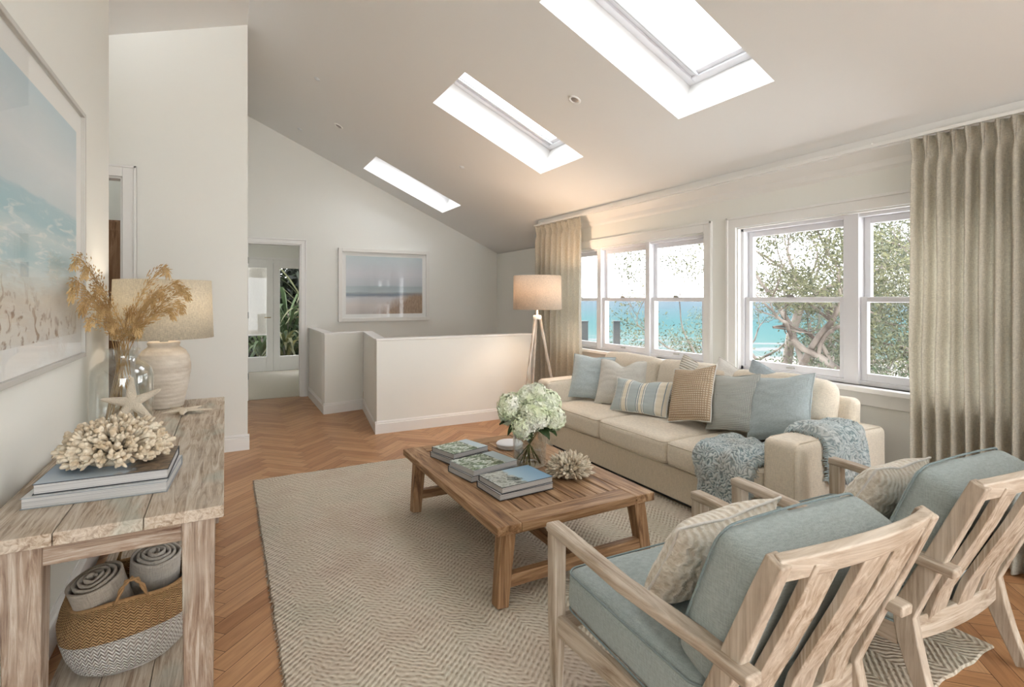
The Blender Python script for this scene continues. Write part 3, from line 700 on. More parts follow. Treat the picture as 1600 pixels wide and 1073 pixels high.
def stripes_mat():
    m, t, b = newmat('striped_cotton'); b.inputs['Roughness'].default_value = .95
    tc = N(t, 'ShaderNodeTexCoord'); sp = N(t, 'ShaderNodeSeparateXYZ'); t.links.new(tc.outputs['Object'], sp.inputs[0])
    u = mth(t, 'ADD', mth(t, 'DIVIDE', sp.outputs['X'], .56), .5)
    B = srgb(184, 194, 194); K = srgb(232, 224, 206); D_ = srgb(140, 156, 162); W_ = srgb(234, 232, 224)
    st = []; 
    seq = [(.0, B), (.20, D_), (.212, W_), (.225, D_), (.238, K), (.315, D_), (.33, W_), (.345, B), (.50, D_), (.512, W_), (.53, D_), (.545, K), (.60, D_), (.612, W_), (.63, D_), (.64, B), (.80, D_), (.812, W_), (.83, K), (.92, D_), (.93, K)]
    # two ramps, split in halves, since a ramp is limited in stops
    def half(lo, hi):
        q = [s for s in seq if lo <= s[0] < hi]; return ramp(t, u, [(p, c_) for p, c_ in q], 'CONSTANT')
    a = half(0, .5); c_ = half(.5, 1); sel = mth(t, 'GREATER_THAN', u, .5)
    t.links.new(mixc(t, sel, a, c_), b.inputs['Base Color'])
    n = nse(t, tc, 300, (1, 1, 1), 2, coord='Object'); bp = N(t, 'ShaderNodeBump', Strength=.25, Distance=.004); t.links.new(n, bp.inputs['Height']); t.links.new(bp.outputs[0], b.inputs['Normal'])
    return m
def waffle_mat(name, col, dark, cell=.016, strength=1.0, rowonly=False):
    m, t, b = newmat(name); b.inputs['Roughness'].default_value = .97
    tc = N(t, 'ShaderNodeTexCoord'); sp = N(t, 'ShaderNodeSeparateXYZ'); t.links.new(tc.outputs['Object'], sp.inputs[0])
    a = mth(t, 'SINE', mth(t, 'MULTIPLY', sp.outputs['X'], 2*PI/cell)); c_ = mth(t, 'SINE', mth(t, 'MULTIPLY', sp.outputs['Z'], 2*PI/cell))
    h = mth(t, 'ADD', mth(t, 'MULTIPLY', mth(t, 'MULTIPLY', mth(t, 'ADD', a, 1.0), mth(t, 'ADD', c_, 1.0)), .25), mth(t, 'MULTIPLY', nse(t, tc, 120, coord='Object'), .25))
    if rowonly: h = mth(t, 'ADD', mth(t, 'MULTIPLY', mth(t, 'ADD', c_, 1.0), .5), mth(t, 'MULTIPLY', nse(t, tc, 80, (1, 1, 3), coord='Object'), .35))
    t.links.new(ramp(t, h, [(.1, dark), (.7, col)]), b.inputs['Base Color'])
    bp = N(t, 'ShaderNodeBump', Strength=strength, Distance=.006); t.links.new(h, bp.inputs['Height']); t.links.new(bp.outputs[0], b.inputs['Normal'])
    return m
BLUE = fabric('pale_blue_linen', srgb(186, 198, 200), 340, .3, .12)
BLUE2 = fabric('faded_blue_linen', srgb(182, 194, 200), 300, .3, .14)
GREYW = fabric('oatmeal_linen', srgb(212, 210, 202), 300, .3, .08)
WHITEL = fabric('white_linen', srgb(232, 230, 224), 300, .3, .06)
def pillow(name, label, loc, w, h, t, m, yaw, lean, roll=0, dent=0, seed=0, piping=None, grp=None, zrest=.455, tassel=None):
    """front (local -Y) turned by yaw; lean tips the top backwards; bottom edge rests at zrest"""
    r = thing(name, label, 'cushion', (loc[0], loc[1], 0), 0, grp)
    mb, edge = pillow_mb(w, h, t, seed, dent)
    M = Matrix.Rotation(yaw, 4, 'Z') @ Matrix.Rotation(-lean, 4, 'X') @ Matrix.Rotation(roll, 4, 'Y')
    zmin = min((M @ Vector(v)).z for v in mb.v)
    r.matrix_world = Matrix.Translation((loc[0], loc[1], zrest-zmin)) @ M
    c = mb.build('cover', m, r, smooth=True, weld=True)
    p = MB(); p.tube(edge, .0035 if piping is None else .0045, 6, cap=False); p.build('edge_seam', piping or m, r, smooth=True)
    if tassel:
        rnd = random.Random(seed); tm = MB()
        for i in range(0, len(edge)-1):
            for _ in range(2):
                q = edge[i].lerp(edge[i+1], rnd.random()); d = Vector((q.x/(w/2), 0, q.z/(h/2)));
                if abs(d.x) < .8 and tassel == 'side': continue
                tm.tube([q, q+d.normalized()*rnd.uniform(.008, .018)+Vector((0, rnd.uniform(-.004, .004), 0))], .0015, 4)
        tag(tm.build('fringe', piping or m, r), kind='stuff')
    return r
F = -PI/2            # a yaw of F faces the cushion into the room (world -X)
rad = math.radians
pillow('throw_pillow', 'plain soft blue scatter cushion at the far left end of the sofa', (3.16, 4.19), .42, .44, .15, BLUE, F+rad(38), rad(22), rad(3), .03, 1, zrest=.468)
pillow('throw_pillow', 'large oatmeal linen cushion with a chopped top behind the striped one', (3.24, 3.83), .50, .44, .16, GREYW, F+rad(24), rad(24), rad(-2), .14, 2, zrest=.468)
pillow('lumbar_pillow', 'striped blue and cream lumbar cushion lying lengthways on the sofa', (3.14, 3.47), .56, .30, .13, stripes_mat(), F+rad(14), rad(26), rad(-2), .08, 3, piping=WHITEL, zrest=.47, tassel='side')
pillow('throw_pillow', 'white knitted cushion corner peeping from behind the tan waffle cushion', (3.36, 3.09), .42, .43, .08, waffle_mat('white_knit', srgb(232, 228, 218), srgb(168, 160, 146), .02, .8, True), F+rad(8), rad(20), rad(14), .05, 4, zrest=.49)
pillow('throw_pillow', 'tan waffle weave cushion at the middle of the sofa', (3.19, 2.95), .42, .44, .14, waffle_mat('tan_waffle', srgb(226, 211, 188), srgb(174, 148, 120), .017), F-rad(2), rad(22), rad(-12), .03, 5, zrest=.47, piping=WHITEL)
pillow('throw_pillow', 'white linen cushion corner peeping from behind the grey textured cushion', (3.40, 2.77), .42, .43, .08, WHITEL, F+rad(6), rad(20), rad(14), .05, 6, zrest=.50)
pillow('throw_pillow', 'grey finely textured cushion between the tan and the blue cushions', (3.26, 2.63), .42, .42, .14, waffle_mat('grey_dobby', srgb(206, 208, 203), srgb(168, 172, 168), .011, .6), F-rad(2), rad(20), rad(-9), .02, 7, zrest=.47)
pillow('throw_pillow', 'pale blue cushion corner peeping from behind the plump blue cushion', (3.40, 2.44), .46, .44, .08, BLUE2, F+rad(4), rad(20), rad(12), .06, 8, zrest=.50)
pillow('throw_pillow', 'plump faded blue cushion beside the throw at the near end of the sofa', (3.28, 2.27), .47, .45, .17, BLUE, F-rad(5), rad(22), rad(-12), .02, 9, zrest=.47)

# ------------------------------------------------------------------ throw on the sofa
def throw():
    m, t, b = newmat('chunky_throw'); b.inputs['Roughness'].default_value = 1; b.inputs['Specular IOR Level'].default_value = .1
    tc = N(t, 'ShaderNodeTexCoord'); at = N(t, 'ShaderNodeAttribute', attribute_name='pile')
    c1 = ramp(t, at.outputs['Fac'], [(.05, srgb(128, 144, 148)), (.5, srgb(162, 176, 178)), (.95, srgb(204, 212, 212))])
    n = nse(t, tc, 5, coord='Object'); c2 = mixc(t, ramp(t, n, [(.45, (0, 0, 0, 1)), (.7, (.45, .45, .45, 1))]), c1, srgb(196, 190, 182)); t.links.new(c2, b.inputs['Base Color'])
    bp = N(t, 'ShaderNodeBump', Strength=.5, Distance=.004); t.links.new(nse(t, tc, 160, coord='Object'), bp.inputs['Height']); t.links.new(bp.outputs[0], b.inputs['Normal'])
    root = thing('throw_blanket', 'chunky textured blue grey throw draped over the sofa seat and near arm', 'blanket')
    def sheet(path, across, L, Wd, name, seed, nu=170, nv=230, taper=lambda s: (0, 1), lift=.010):
        """path(s): point and outward normal along the drape; across: unit vector"""
        mb = MB(); pile = []; ac = Vector(across)
        def ridge(a, b):
            w1 = noise.noise(Vector((a*9, b*9, seed)))*1.1; w2 = noise.noise(Vector((a*26, b*22, seed+4)))*.9
            ph = (b*78+3.2*math.sin(a*46+w1*3)+w1*5+w2*5+2.2*noise.noise(Vector((a*60, b*60, seed))))
            return .5+.5*math.sin(ph*2.0)
        for j in range(nv):
            s = j/(nv-1); P, Nn = path(s)
            off, sc = taper(s)
            for i in range(nu):
                q = i/(nu-1)-.5; x = q*Wd*sc+off
                rg = ridge(x, s*L)
                fold = .022*noise.noise(Vector((x*6, s*2.5, seed)))+.014*math.sin(x*19+3*noise.noise(Vector((s*3, x*3, seed))))
                hgt = lift+abs(fold)+.014*rg*(.6+.8*noise.noise(Vector((x*9, s*8, 2))))
                edge = min(1, (0.5-abs(q))*18); hgt = .004+hgt*edge
                y = ac*x+P+Nn*hgt + ac*(.01*noise.noise(Vector((s*14, q*3, seed))))
                mb.v.append(tuple(y)); pile.append(rg)
        mb.f = [(j*nu+i, j*nu+i+1, (j+1)*nu+i+1, (j+1)*nu+i) for j in range(nv-1) for i in range(nu-1)]; mb.mi = [0]*len(mb.f)
        o = mb.build(name, m, root, smooth=True, solid=.004)
        a = o.data.attributes.new('pile', 'FLOAT', 'POINT'); a.data.foreach_set('value', pile)
        fr = MB(); rnd = random.Random(seed)
        V = [Vector(v) for v in mb.v]
        for j, dj in ((nv-1, -4), (0, 4)):
            if name == 'front_fall' and j == 0: continue
            if name == 'arm_fall' and j == 0: continue
            for i in range(0, nu, 2):
                p = V[j*nu+i]; d = (p-V[(j+dj)*nu+i]).normalized()
                l_ = rnd.uniform(.03, .055); e1 = p+d*l_*.5+Vector((rnd.uniform(-.006, .006), rnd.uniform(-.006, .006), 0)); e2 = e1+Vector((rnd.uniform(-.01, .01), rnd.uniform(-.01, .01), -l_*.5))
                fr.tube([p-d*.004, e1, e2], [.0032, .003, .0016], 5)
        for i, di in ((0, 3), (nu-1, -3)):
            for j in range(0, nv, 2):
                p = V[j*nu+i]; d = (p-V[j*nu+i+di]).normalized(); l_ = rnd.uniform(.015, .032)
                fr.tube([p-d*.003, p+d*l_*.6+Vector((0, 0, rnd.uniform(-.004, .004))), p+d*l_+Vector((rnd.uniform(-.008, .008), rnd.uniform(-.008, .008), -.006))], [.003, .0026, .0014], 5)
        fo = fr.build('fringe', m, o, smooth=True); a = fo.data.attributes.new('pile', 'FLOAT', 'POINT'); a.data.foreach_set('value', [.55]*len(fr.v)); fo['kind'] = 'stuff'
    def poly(pts):
        P = [Vector(p) for p in pts]; ls = [0]
        for a, b_ in zip(P[:-1], P[1:]): ls.append(ls[-1]+(b_-a).length)
        def f(s):
            d = s*ls[-1]; k = max(i for i in range(len(P)-1) if ls[i] <= d+1e-9); u = (d-ls[k])/(ls[k+1]-ls[k])
            p0, p1, p2, p3 = P[max(0, k-1)], P[k], P[k+1], P[min(len(P)-1, k+2)]
            u2, u3 = u*u, u*u*u
            pt = .5*((2*p1)+(p2-p0)*u+(2*p0-5*p1+4*p2-p3)*u2+(3*p1-p0-3*p2+p3)*u3)
            tg = .5*((p2-p0)+2*(2*p0-5*p1+4*p2-p3)*u+3*(3*p1-p0-3*p2+p3)*u2)
            return pt, tg.normalized(), ls[-1]
        return f
    f1 = poly([(3.12, 0, .478), (3.00, 0, .486), (2.88, 0, .488), (2.77, 0, .478), (2.725, 0, .45), (2.708, 0, .40), (2.702, 0, .33), (2.706, 0, .26), (2.704, 0, .20)])
    def p1(s):
        p, tg, L = f1(s); n = Vector((tg.z, 0, -tg.x)); n = -n if n.z+(-n.x) < 0 else n
        return p+Vector((0, 2.285, 0)), n
    sheet(p1, (0, 1, 0), .75, .50, 'front_fall', 3, taper=lambda s: (-.05*s*s+.008, 1-.30*s*s))
    f2 = poly([(0, 2.16, .482), (0, 2.07, .486), (0, 2.035, .50), (0, 2.018, .56), (0, 2.012, .63), (0, 1.99, .668), (0, 1.93, .676), (0, 1.86, .676), (0, 1.80, .668), (0, 1.772, .64), (0, 1.764, .58), (0, 1.762, .50), (0, 1.764, .43)])
    def p2(s):
        p, tg, L = f2(s); n = Vector((0, -tg.z, tg.y)); 
        c_ = Vector((0, 1.9, .4)); n = -n if n.dot(p-c_) < 0 and s > .2 else n
        if s <= .2 and n.z+n.y < 0: n = -n
        return p+Vector((3.185, 0, 0)), n
    sheet(p2, (1, 0, 0), .85, .42, 'arm_fall', 8, taper=lambda s: (.03*math.sin(s*5)-.10*(1-s)**2, 1-.12*s))
throw()

# ------------------------------------------------------------------ armchairs
WW = {a: wood('whitewashed_timber_'+a, srgb(176, 160, 140), srgb(128, 106, 86), srgb(208, 197, 182), a, .9, rough=.6, wash=.5, bump=.3) for a in 'XYZ'}
SEAT = fabric('seafoam_linen', srgb(170, 182, 181), 340, .3, .13)
PIPE = fabric('seafoam_piping', srgb(140, 155, 156), 340, .2, .1)
def rloft(mb, pts, w, d, side=(1, 0, 0)):
    """rectangular section swept along pts; w along side, d across; both may vary"""
    P = [Vector(p) for p in pts]; s_ = Vector(side).normalized(); vs = []; fs = []
    for i, p in enumerate(P):
        t = (P[min(i+1, len(P)-1)]-P[max(i-1, 0)]).normalized(); sd = (s_-t*s_.dot(t)).normalized(); n = sd.cross(t)
        a = w[i] if hasattr(w, '__len__') else w; b = d[i] if hasattr(d, '__len__') else d
        vs += [p+sd*a/2+n*b/2, p-sd*a/2+n*b/2, p-sd*a/2-n*b/2, p+sd*a/2-n*b/2]
    for i in range(len(P)-1):
        for k in range(4): fs.append((i*4+k, i*4+(k+1) % 4, i*4+4+(k+1) % 4, i*4+4+k))
    fs += [(3, 2, 1, 0), tuple(len(vs)-4+k for k in range(4))]
    mb.add(vs, fs)
def armchair(loc, label):
    r = thing('armchair', label, 'armchair', loc, 0, None)
    hf, hb = .36, .305; AW = .058
    yb = lambda z: -.275-.215*max(0, (z-.34))/.51 if z > .34 else -.275-.11*((.34-z)/.34)**1.4
    for s in (-1, 1):
        m_ = MB(); rloft(m_, [(s*hf, .385, .0005+RUGZ), (s*hf, .385, .25), (s*hf, .385, .585)], [.034, .046, .048], [.040, .058, .060]); m_.build('front_leg', WW['Z'], r, bevel=.006)
        zs = [RUGZ+.001, .06, .14, .24, .34, .45, .60, .75, .862]; m_ = MB()
        rloft(m_, [(s*(hb+(.0 if z > .3 else .012*(.3-z)/.3)), yb(z), z) for z in zs], .040, [.042, .046, .056, .070, .074, .064, .058, .054, .048]); m_.build('back_leg', WW['Z'], r, bevel=.006)
        m_ = MB(); rloft(m_, [(s*hf, .418, .600), (s*hf, .30, .598), (s*(hf-.004), .0, .578), (s*(hb+.014), -.30, .560), (s*(hb+.012), -.44, .552)], [AW, AW, AW, AW, AW*.95], .034); m_.build('arm', WW['Y'], r, bevel=.008, seg=3)
        m_ = MB(); rloft(m_, [(s*hf, .36, .255), (s*(hb+.005), -.26, .255)], .026, .075); m_.build('side_rail', WW['Y'], r, bevel=.004)
    m_ = MB(); m_.box((-hf+.02, .372, .218), (hf-.02, .398, .292)); m_.build('front_rail', WW['X'], r, bevel=.004)
    bow = lambda x, z: yb(z)-.055*(1-(x/hb)**2)
    for z0, h, nm in ((.835, .068, 'top_rail'), (.285, .085, 'back_rail')):
        m_ = MB(); rloft(m_, [(x*hb/6, bow(x*hb/6, z0)*(1 if z0 > .5 else 1)+(.0 if z0 > .5 else .03*(1-(x/6)**2)), z0+(.022*(1-abs(x/6)**2) if z0 > .5 else 0)) for x in range(-6, 7)], h, .030, side=(0, -.38 if z0 > .5 else 0, 1)); m_.build(nm, WW['X'], r, bevel=.006)
    for x in (-.172, -.0, .172):
        m_ = MB(); zz = [.30, .42, .55, .68, .83]
        rloft(m_, [(x, bow(x, z)+(.03*(1-(x/hb)**2))*(1-(z-.3)/.53), z+(.018 if z > .8 else 0)) for z in zz], .108, .022); m_.build('slat', WW['Z'], r, bevel=.003)
    m_ = MB(); m_.box((-hb+.02, -.25, .262), (hb-.02, .372, .284)); m_.build('seat_deck', WW['X'], r)
    c = MB(); Ms = T(0, .052, .368, rx=rad(1.5)); rbox(c, .326, .325, .076, .035, Ms, bulge=(.004, .012, .022), n=16, wrinkle=.003, seed=5); co = c.build('seat_cushion', SEAT, r, smooth=True, weld=True)
    for z in (-.066, .066): p = MB(); p.tube(rrect_path(.325, .325, z, .045, M=Ms, fn=lambda q: Vector((q.x*(1+.012*(1-(q.y/.325)**2)), q.y*(1+.02*(1-(q.x/.335)**2)), q.z))), .0038, 6, cap=False); p.build('piping', PIPE, co, smooth=True)
    Mb = T(0, -.298, .632, rx=rad(22)) @ T(rx=PI/2)
    c = MB(); rbox(c, .292, .215, .082, .040, Mb, bulge=(.008, .022, .026), n=16, wrinkle=.005, seed=9); co = c.build('back_cushion', SEAT, r, smooth=True, weld=True)
    for z in (-.070, .070): p = MB(); p.tube(rrect_path(.292, .215, z, .055, M=Mb, fn=lambda q: Vector((q.x*(1+.012*(1-(q.y/.215)**2)), q.y*(1+.06*(1-min(1, (q.x/.318)**2))), q.z))), .0038, 6, cap=False); p.build('piping', PIPE, co, smooth=True)
    return r
ch = armchair((1.425, 1.245, 0), 'nearest limewashed timber armchair with seafoam cushions in the foreground')
ch.rotation_euler.z = rad(-2.2)
dup(ch, (2.44, 1.25, 0), rad(-2.2), 'second limewashed timber armchair with seafoam cushions beside the curtain')
def knit_mat():
    m, t, b = newmat('cream_knit'); b.inputs['Roughness'].default_value = 1
    tc = N(t, 'ShaderNodeTexCoord'); sp = N(t, 'ShaderNodeSeparateXYZ'); t.links.new(tc.outputs['Object'], sp.inputs[0])
    x = mth(t, 'ADD', sp.outputs['X'], mth(t, 'MULTIPLY', mth(t, 'SINE', mth(t, 'MULTIPLY', sp.outputs['Z'], 95)), .006)); h = mth(t, 'ADD', mth(t, 'MULTIPLY', mth(t, 'SINE', mth(t, 'MULTIPLY', x, 210)), .25), mth(t, 'MULTIPLY', nse(t, tc, 60, coord='Object', detail=3), 1.5))
    t.links.new(ramp(t, h, [(.35, srgb(216, 206, 188)), (1, srgb(242, 237, 226))]), b.inputs['Base Color'])
    bp = N(t, 'ShaderNodeBump', Strength=.8, Distance=.010); t.links.new(h, bp.inputs['Height']); t.links.new(bp.outputs[0], b.inputs['Normal']); return m
BOUCLE = knit_mat()
pillow('throw_pillow', 'cream knitted cushion leaning on the back of the nearest armchair', (1.385, 1.205), .45, .37, .17, BOUCLE, PI, rad(30), rad(2), .04, 21, zrest=.462, piping=WHITEL)
pillow('throw_pillow', 'cream knitted cushion leaning on the back of the second armchair', (2.385, 1.205), .44, .37, .16, BOUCLE, PI, rad(30), rad(-3), .04, 22, zrest=.462, piping=WHITEL)

# ------------------------------------------------------------------ curtains
def cloth_translucent(name, col, tr=.45):
    m = fabric(name, col, 420, .35, .16); t = m.node_tree; b = t.nodes['Principled BSDF']; o = t.nodes['Material Output']
    tl = N(t, 'ShaderNodeBsdfTranslucent'); src = b.inputs['Base Color'].links[0].from_socket; t.links.new(src, tl.inputs[0])
    x = N(t, 'ShaderNodeMixShader'); x.inputs[0].default_value = tr; t.links.new(b.outputs[0], x.inputs[1]); t.links.new(tl.outputs[0], x.inputs[2]); t.links.new(x.outputs[0], o.inputs[0]); return m
CURT = cloth_translucent('linen_curtain', srgb(234, 229, 217), .58)
def curtain(y0, y1, n, label, seed, zt=2.415, x0=3.655, hook=True):
    r = thing('curtain', label, 'curtain', (x0, y0, 0)); W_ = y1-y0; rnd = random.Random(seed)
    amp = [rnd.uniform(.65, 1.25) for _ in range(n+2)]; shf = [rnd.uniform(-.12, .12) for _ in range(n+2)]
    NU, NV = n*28, 74
    def P(u, v):
        z = .012+(zt-.012)*v; h = zt-z; k = u*n; i = int(min(n-1, k)); fr = k-i
        pin = math.exp(-((h-.105)/.05)**2); low = min(1, h/1.2)
        a = (amp[i]*(1-fr)+amp[i+1]*fr); c_ = math.cos(2*PI*(k+shf[i]*0))
        A = .032*a*(1-.78*pin)+.008*low
        sh = math.copysign(abs(c_)**(.75), c_)
        x = -A*sh
        if h < .105: x = -A*sh*.9-.010*math.cos(2*PI*4*k)*max(0, sh)
        y = u*W_ + (-.30*math.sin(2*PI*k)*(W_/n)*.5)*(pin*.9+.35*low*a) + .012*low*noise.noise(Vector((u*6, z*1.3, seed)))
        x += .012*low*noise.noise(Vector((u*n*.8, z*1.1, seed+7)))+.006*noise.noise(Vector((u*n*2, z*4, seed)))
        if z < .10: x -= (.10-z)*.35*(.6+.5*noise.noise(Vector((u*n, 0, seed)))); 
        return (x, y, z)
    m_ = MB(); m_.grid(NU, NV, P); m_.build('drape', CURT, r, smooth=True, solid=.0025)
    t_ = MB(); t_.grid(NU, 5, lambda u, v: (P(u, 1-(.0+.02*v)/1)[0]-.0035, P(u, 1)[1], zt-.002-.10*v)); 
    return r
curtain(.38, 1.65, 19, 'right hand oatmeal linen curtain hanging to the floor behind the armchairs', 5)
curtain(5.03, 6.03, 8, 'left hand oatmeal linen curtain behind the floor lamp', 9)
r = thing('curtain_track', 'slim white curtain track running along under the cornice', 'curtain rail', (3.655, 0, 0))
MB().box((-.012, .2, 2.422), (.012, 6.10, 2.442)).build('rail', TRIM, r, bevel=.002)
for y in (.5, 1.9, 3.2, 4.5, 5.95): MB().box((-.008, y-.015, 2.442), (.068, y+.015, 2.452)).build('bracket', TRIM, r)

# ------------------------------------------------------------------ console table
CW = {a: wood('limed_elm_'+a, srgb(184, 168, 148), srgb(122, 98, 78), srgb(212, 203, 190), a, 1.6, rough=.65, wash=.5, bump=.7, spots=srgb(176, 184, 174)) for a in 'XYZ'}
CWD = {a: wood('worn_elm_'+a, srgb(158, 138, 120), srgb(98, 70, 54), srgb(198, 187, 174), a, 1.7, rough=.7, wash=.4, bump=.8, spots=srgb(160, 168, 158)) for a in 'XYZ'}
def console():
    X0, X1, Y0, Y1 = -.615, -.004, 1.90, 4.01
    r = thing('console_table', 'long weathered limewashed console table against the left wall', 'table', (X0, Y0, 0)); w, l = X1-X0, Y1-Y0
    for a, b in ((0, .19), (.192, .40), (.402, w)):
        m_ = MB(); m_.box((a, .0, .762), (b, l, .80)); m_.build('top_board', CW['Y'], r, bevel=.004)
    for x, y in ((.075, .02), (w-.115, .02), (.075, l-.115), (w-.115, l-.115)):
        m_ = MB(); m_.bar((x+.045, y+.045, .002), (x+.045, y+.045, .762), .075, .075, up=(0, 1, 0), w2=.092, d2=.092); m_.build('leg', CWD['Z'], r, bevel=.005)
    for a, b in (((.16, .03, .700), (w-.11, .06, .762)), ((.16, l-.06, .700), (w-.11, l-.03, .762))): MB().box(a, b).build('end_apron', CWD['X'], r, bevel=.003)
    for x in (.085, w-.055): MB().box((x, .11, .700), (x+.03, l-.11, .762)).build('long_apron', CWD['Y'], r, bevel=.003)
    for i in range(3): MB().box((.085+i*.152, .03, .10), (.085+i*.152+.150, l-.03, .13)).build('shelf_board', CW['Y'], r, bevel=.003)
    for y in (.06, l-.09): MB().box((.10, y, .06), (w-.05, y+.03, .10)).build('shelf_bearer', CWD['X'], r)
console()
TZ = .8005

# ------------------------------------------------------------------ books
def cover_art(name, kind, seed):
    m, t, b = newmat(name); b.inputs['Roughness'].default_value = .28; b.inputs['Specular IOR Level'].default_value = .5
    tc = N(t, 'ShaderNodeTexCoord'); sp = N(t, 'ShaderNodeSeparateXYZ'); t.links.new(tc.outputs['Generated'], sp.inputs[0]); x = sp.outputs['X']; y = sp.outputs['Y']
    mpn = nse(t, tc, 4+seed % 3, (1.2, 1, 1), 6, .6)
    if kind == 'coast':
        sky = ramp(t, x, [(0, srgb(200, 208, 208)), (.5, srgb(168, 196, 212)), (1, srgb(120, 160, 190))])
        land = ramp(t, mpn, [(.38, srgb(58, 66, 62)), (.5, srgb(200, 204, 198)), (.58, srgb(104, 110, 96)), (.66, srgb(230, 230, 226))])
        k = ramp(t, mth(t, 'ADD', x, mth(t, 'MULTIPLY', mpn, .5)), [(.68, (1, 1, 1, 1)), (.74, (0, 0, 0, 1))]); col = mixc(t, k, sky, land)
    elif kind == 'garden':
        g = ramp(t, nse(t, tc, 7, (1, 1, 1), 6, 1.0), [(.36, srgb(38, 60, 42)), (.48, srgb(96, 124, 84)), (.56, srgb(222, 228, 222)), (.66, srgb(150, 170, 160))])
        k = ramp(t, x, [(.72, (0, 0, 0, 1)), (.76, (1, 1, 1, 1))]); col = mixc(t, k, g, srgb(186, 204, 212))
    elif kind == 'blue':
        g = ramp(t, mth(t, 'ADD', y, mth(t, 'MULTIPLY', mpn, .3)), [(.2, srgb(176, 192, 206)), (.6, srgb(130, 158, 186)), (1, srgb(108, 138, 166))])
        d_ = ramp(t, mpn, [(.42, srgb(66, 58, 52)), (.6, srgb(150, 128, 104))]); k = ramp(t, mth(t, 'ADD', x, mth(t, 'MULTIPLY', mpn, .4)), [(.82, (0, 0, 0, 1)), (.9, (1, 1, 1, 1))]); col = mixc(t, k, g, d_)
    else: col = ramp(t, mpn, [(.3, srgb(206, 210, 212)), (.7, srgb(226, 228, 228))])
    t.links.new(col, b.inputs['Base Color']); return m
def page_mat():
    m, t, b = newmat('page_edges'); b.inputs['Roughness'].default_value = .9
    tc = N(t, 'ShaderNodeTexCoord'); n = nse(t, tc, 1, (3, 3, 1500), 1, coord='Object'); t.links.new(ramp(t, n, [(.35, srgb(160, 160, 160)), (.65, srgb(208, 207, 204))]), b.inputs['Base Color']); return m
PAGES = page_mat(); BLACKC = mat('dark_book_cloth', srgb(50, 54, 60), .5); GREYC = mat('grey_book_cloth', srgb(150, 156, 160), .5)
def book(label, x, y, z, w, d, h, ang, art, spine, grp):
    """w along local x, d along local y; spine on the far long side"""
    r = thing('book', label, 'book', (x, y, z), ang, grp); c = .003
    board = MB(); board.box((-w/2, -d/2, 0), (w/2, d/2, c)); board.build('back_cover', spine, r, bevel=.0008, seg=1)
    MB().box((-w/2, d/2-c, c), (w/2, d/2, h-c)).build('spine', spine, r, bevel=.001, seg=1)
    MB().box((-w/2+.004, -d/2+.004, c), (w/2-.004, d/2-c, h-c)).build('pages', PAGES, r)
    fc = MB().box((-w/2, -d/2, h-c), (w/2, d/2, h-.0006)).build('front_cover', spine, r, bevel=.0008, seg=1); MB().box((-w/2+.003, -d/2+.003, h-.0006), (w/2-.003, d/2-.003, h)).build('cover_print', art, fc)
ct = .4008; G1 = 'coffee table books'
for nm, x, y, w, d, a, k1, where in (('far', 1.378, 3.265, .29, .24, 15, 'garden', 'farthest'), ('mid', 1.385, 2.915, .33, .25, 11, 'garden', 'middle'), ('near', 1.42, 2.575, .335, .245, 5, 'coast', 'nearest')):
    side = {'far': 'a pale garden picture cover', 'mid': 'a green foliage and blue cover', 'near': 'a rocky coast and blue sky cover'}[nm]
    book('grey hardback at the bottom of the %s of three book stacks on the coffee table' % where, x-.004, y+.002, ct, w+.01, d+.01, .034, rad(a-1.5), cover_art('cover_plain', 'plain', 1), BLACKC, G1)
    book('glossy book with %s atop the %s coffee table stack' % (side, where), x, y, ct+.0345, w, d, .033, rad(a), cover_art('cover_'+nm, k1, {'far': 4, 'mid': 8, 'near': 6}[nm]), BLACKC if nm != 'mid' else GREYC, G1)
book('thick pale grey hardback under the blue book on the console', -.352, 2.30, TZ, .385, .335, .036, rad(-4), cover_art('cover_plain2', 'plain', 3), GREYC, 'console books')
book('large blue covered hardback under the coral on the console', -.345, 2.315, TZ+.0365, .36, .32, .034, rad(-2), cover_art('cover_blue', 'blue', 5), BLACKC, 'console books')

# ------------------------------------------------------------------ coral
def coral(name, label, loc, R_, H_, m, n, seed, pointed=False, rad0=.011):
    rnd = random.Random(seed); mb = MB(); g = PI*(3-5**.5)
    mb.lathe([(.001, 0), (R_*.42, 0.0), (R_*.5, H_*.12), (R_*.42, H_*.40), (R_*.2, H_*.55), (.001, H_*.6)], n=20)
    for i in range(n):
        f = (i+.5)/n; zz = 1-f*1.02; ph = i*g+rnd.uniform(-.2, .2); rr = math.sqrt(max(0, 1-zz*zz))
        d = Vector((rr*math.cos(ph), rr*math.sin(ph), max(-.02, zz))); 
        tip = Vector((d.x*R_, d.y*R_, H_*.16+d.z*H_*.84))*rnd.uniform(.86, 1.06)
        tip.z = max(tip.z, .014)
        st = Vector((d.x*R_*.35, d.y*R_*.35, H_*.18+d.z*H_*.25)); md = st.lerp(tip, .55)+Vector([rnd.uniform(-.007, .007) for _ in range(3)])
        r0 = rad0*rnd.uniform(.8, 1.2)
        if pointed:
            mb.tube([st, md, st.lerp(tip, .85), tip], [r0*.7, r0, r0*.75, r0*.15], 6)
        else:
            pr = (tip-md).normalized(); mb.tube([st, md, tip-pr*.012, tip-pr*.003, tip], [r0*.75, r0*.8, r0, r0*.8, r0*.3], 7)
            for _ in range(2):
                q = md.lerp(tip, rnd.uniform(.1, .5)); sd = Vector([rnd.uniform(-1, 1) for _ in range(3)]).normalized(); sd = (pr+sd*.8).normalized(); e_ = q+sd*rnd.uniform(.018, .034); e_.z = max(e_.z, .01)
                mb.tube([q, q.lerp(e_, .7), e_], [r0*.7, r0*.75, r0*.3], 6)
    o = mb.build(name, m, None, smooth=True); o.location = loc; tag(o, label, 'coral'); return o
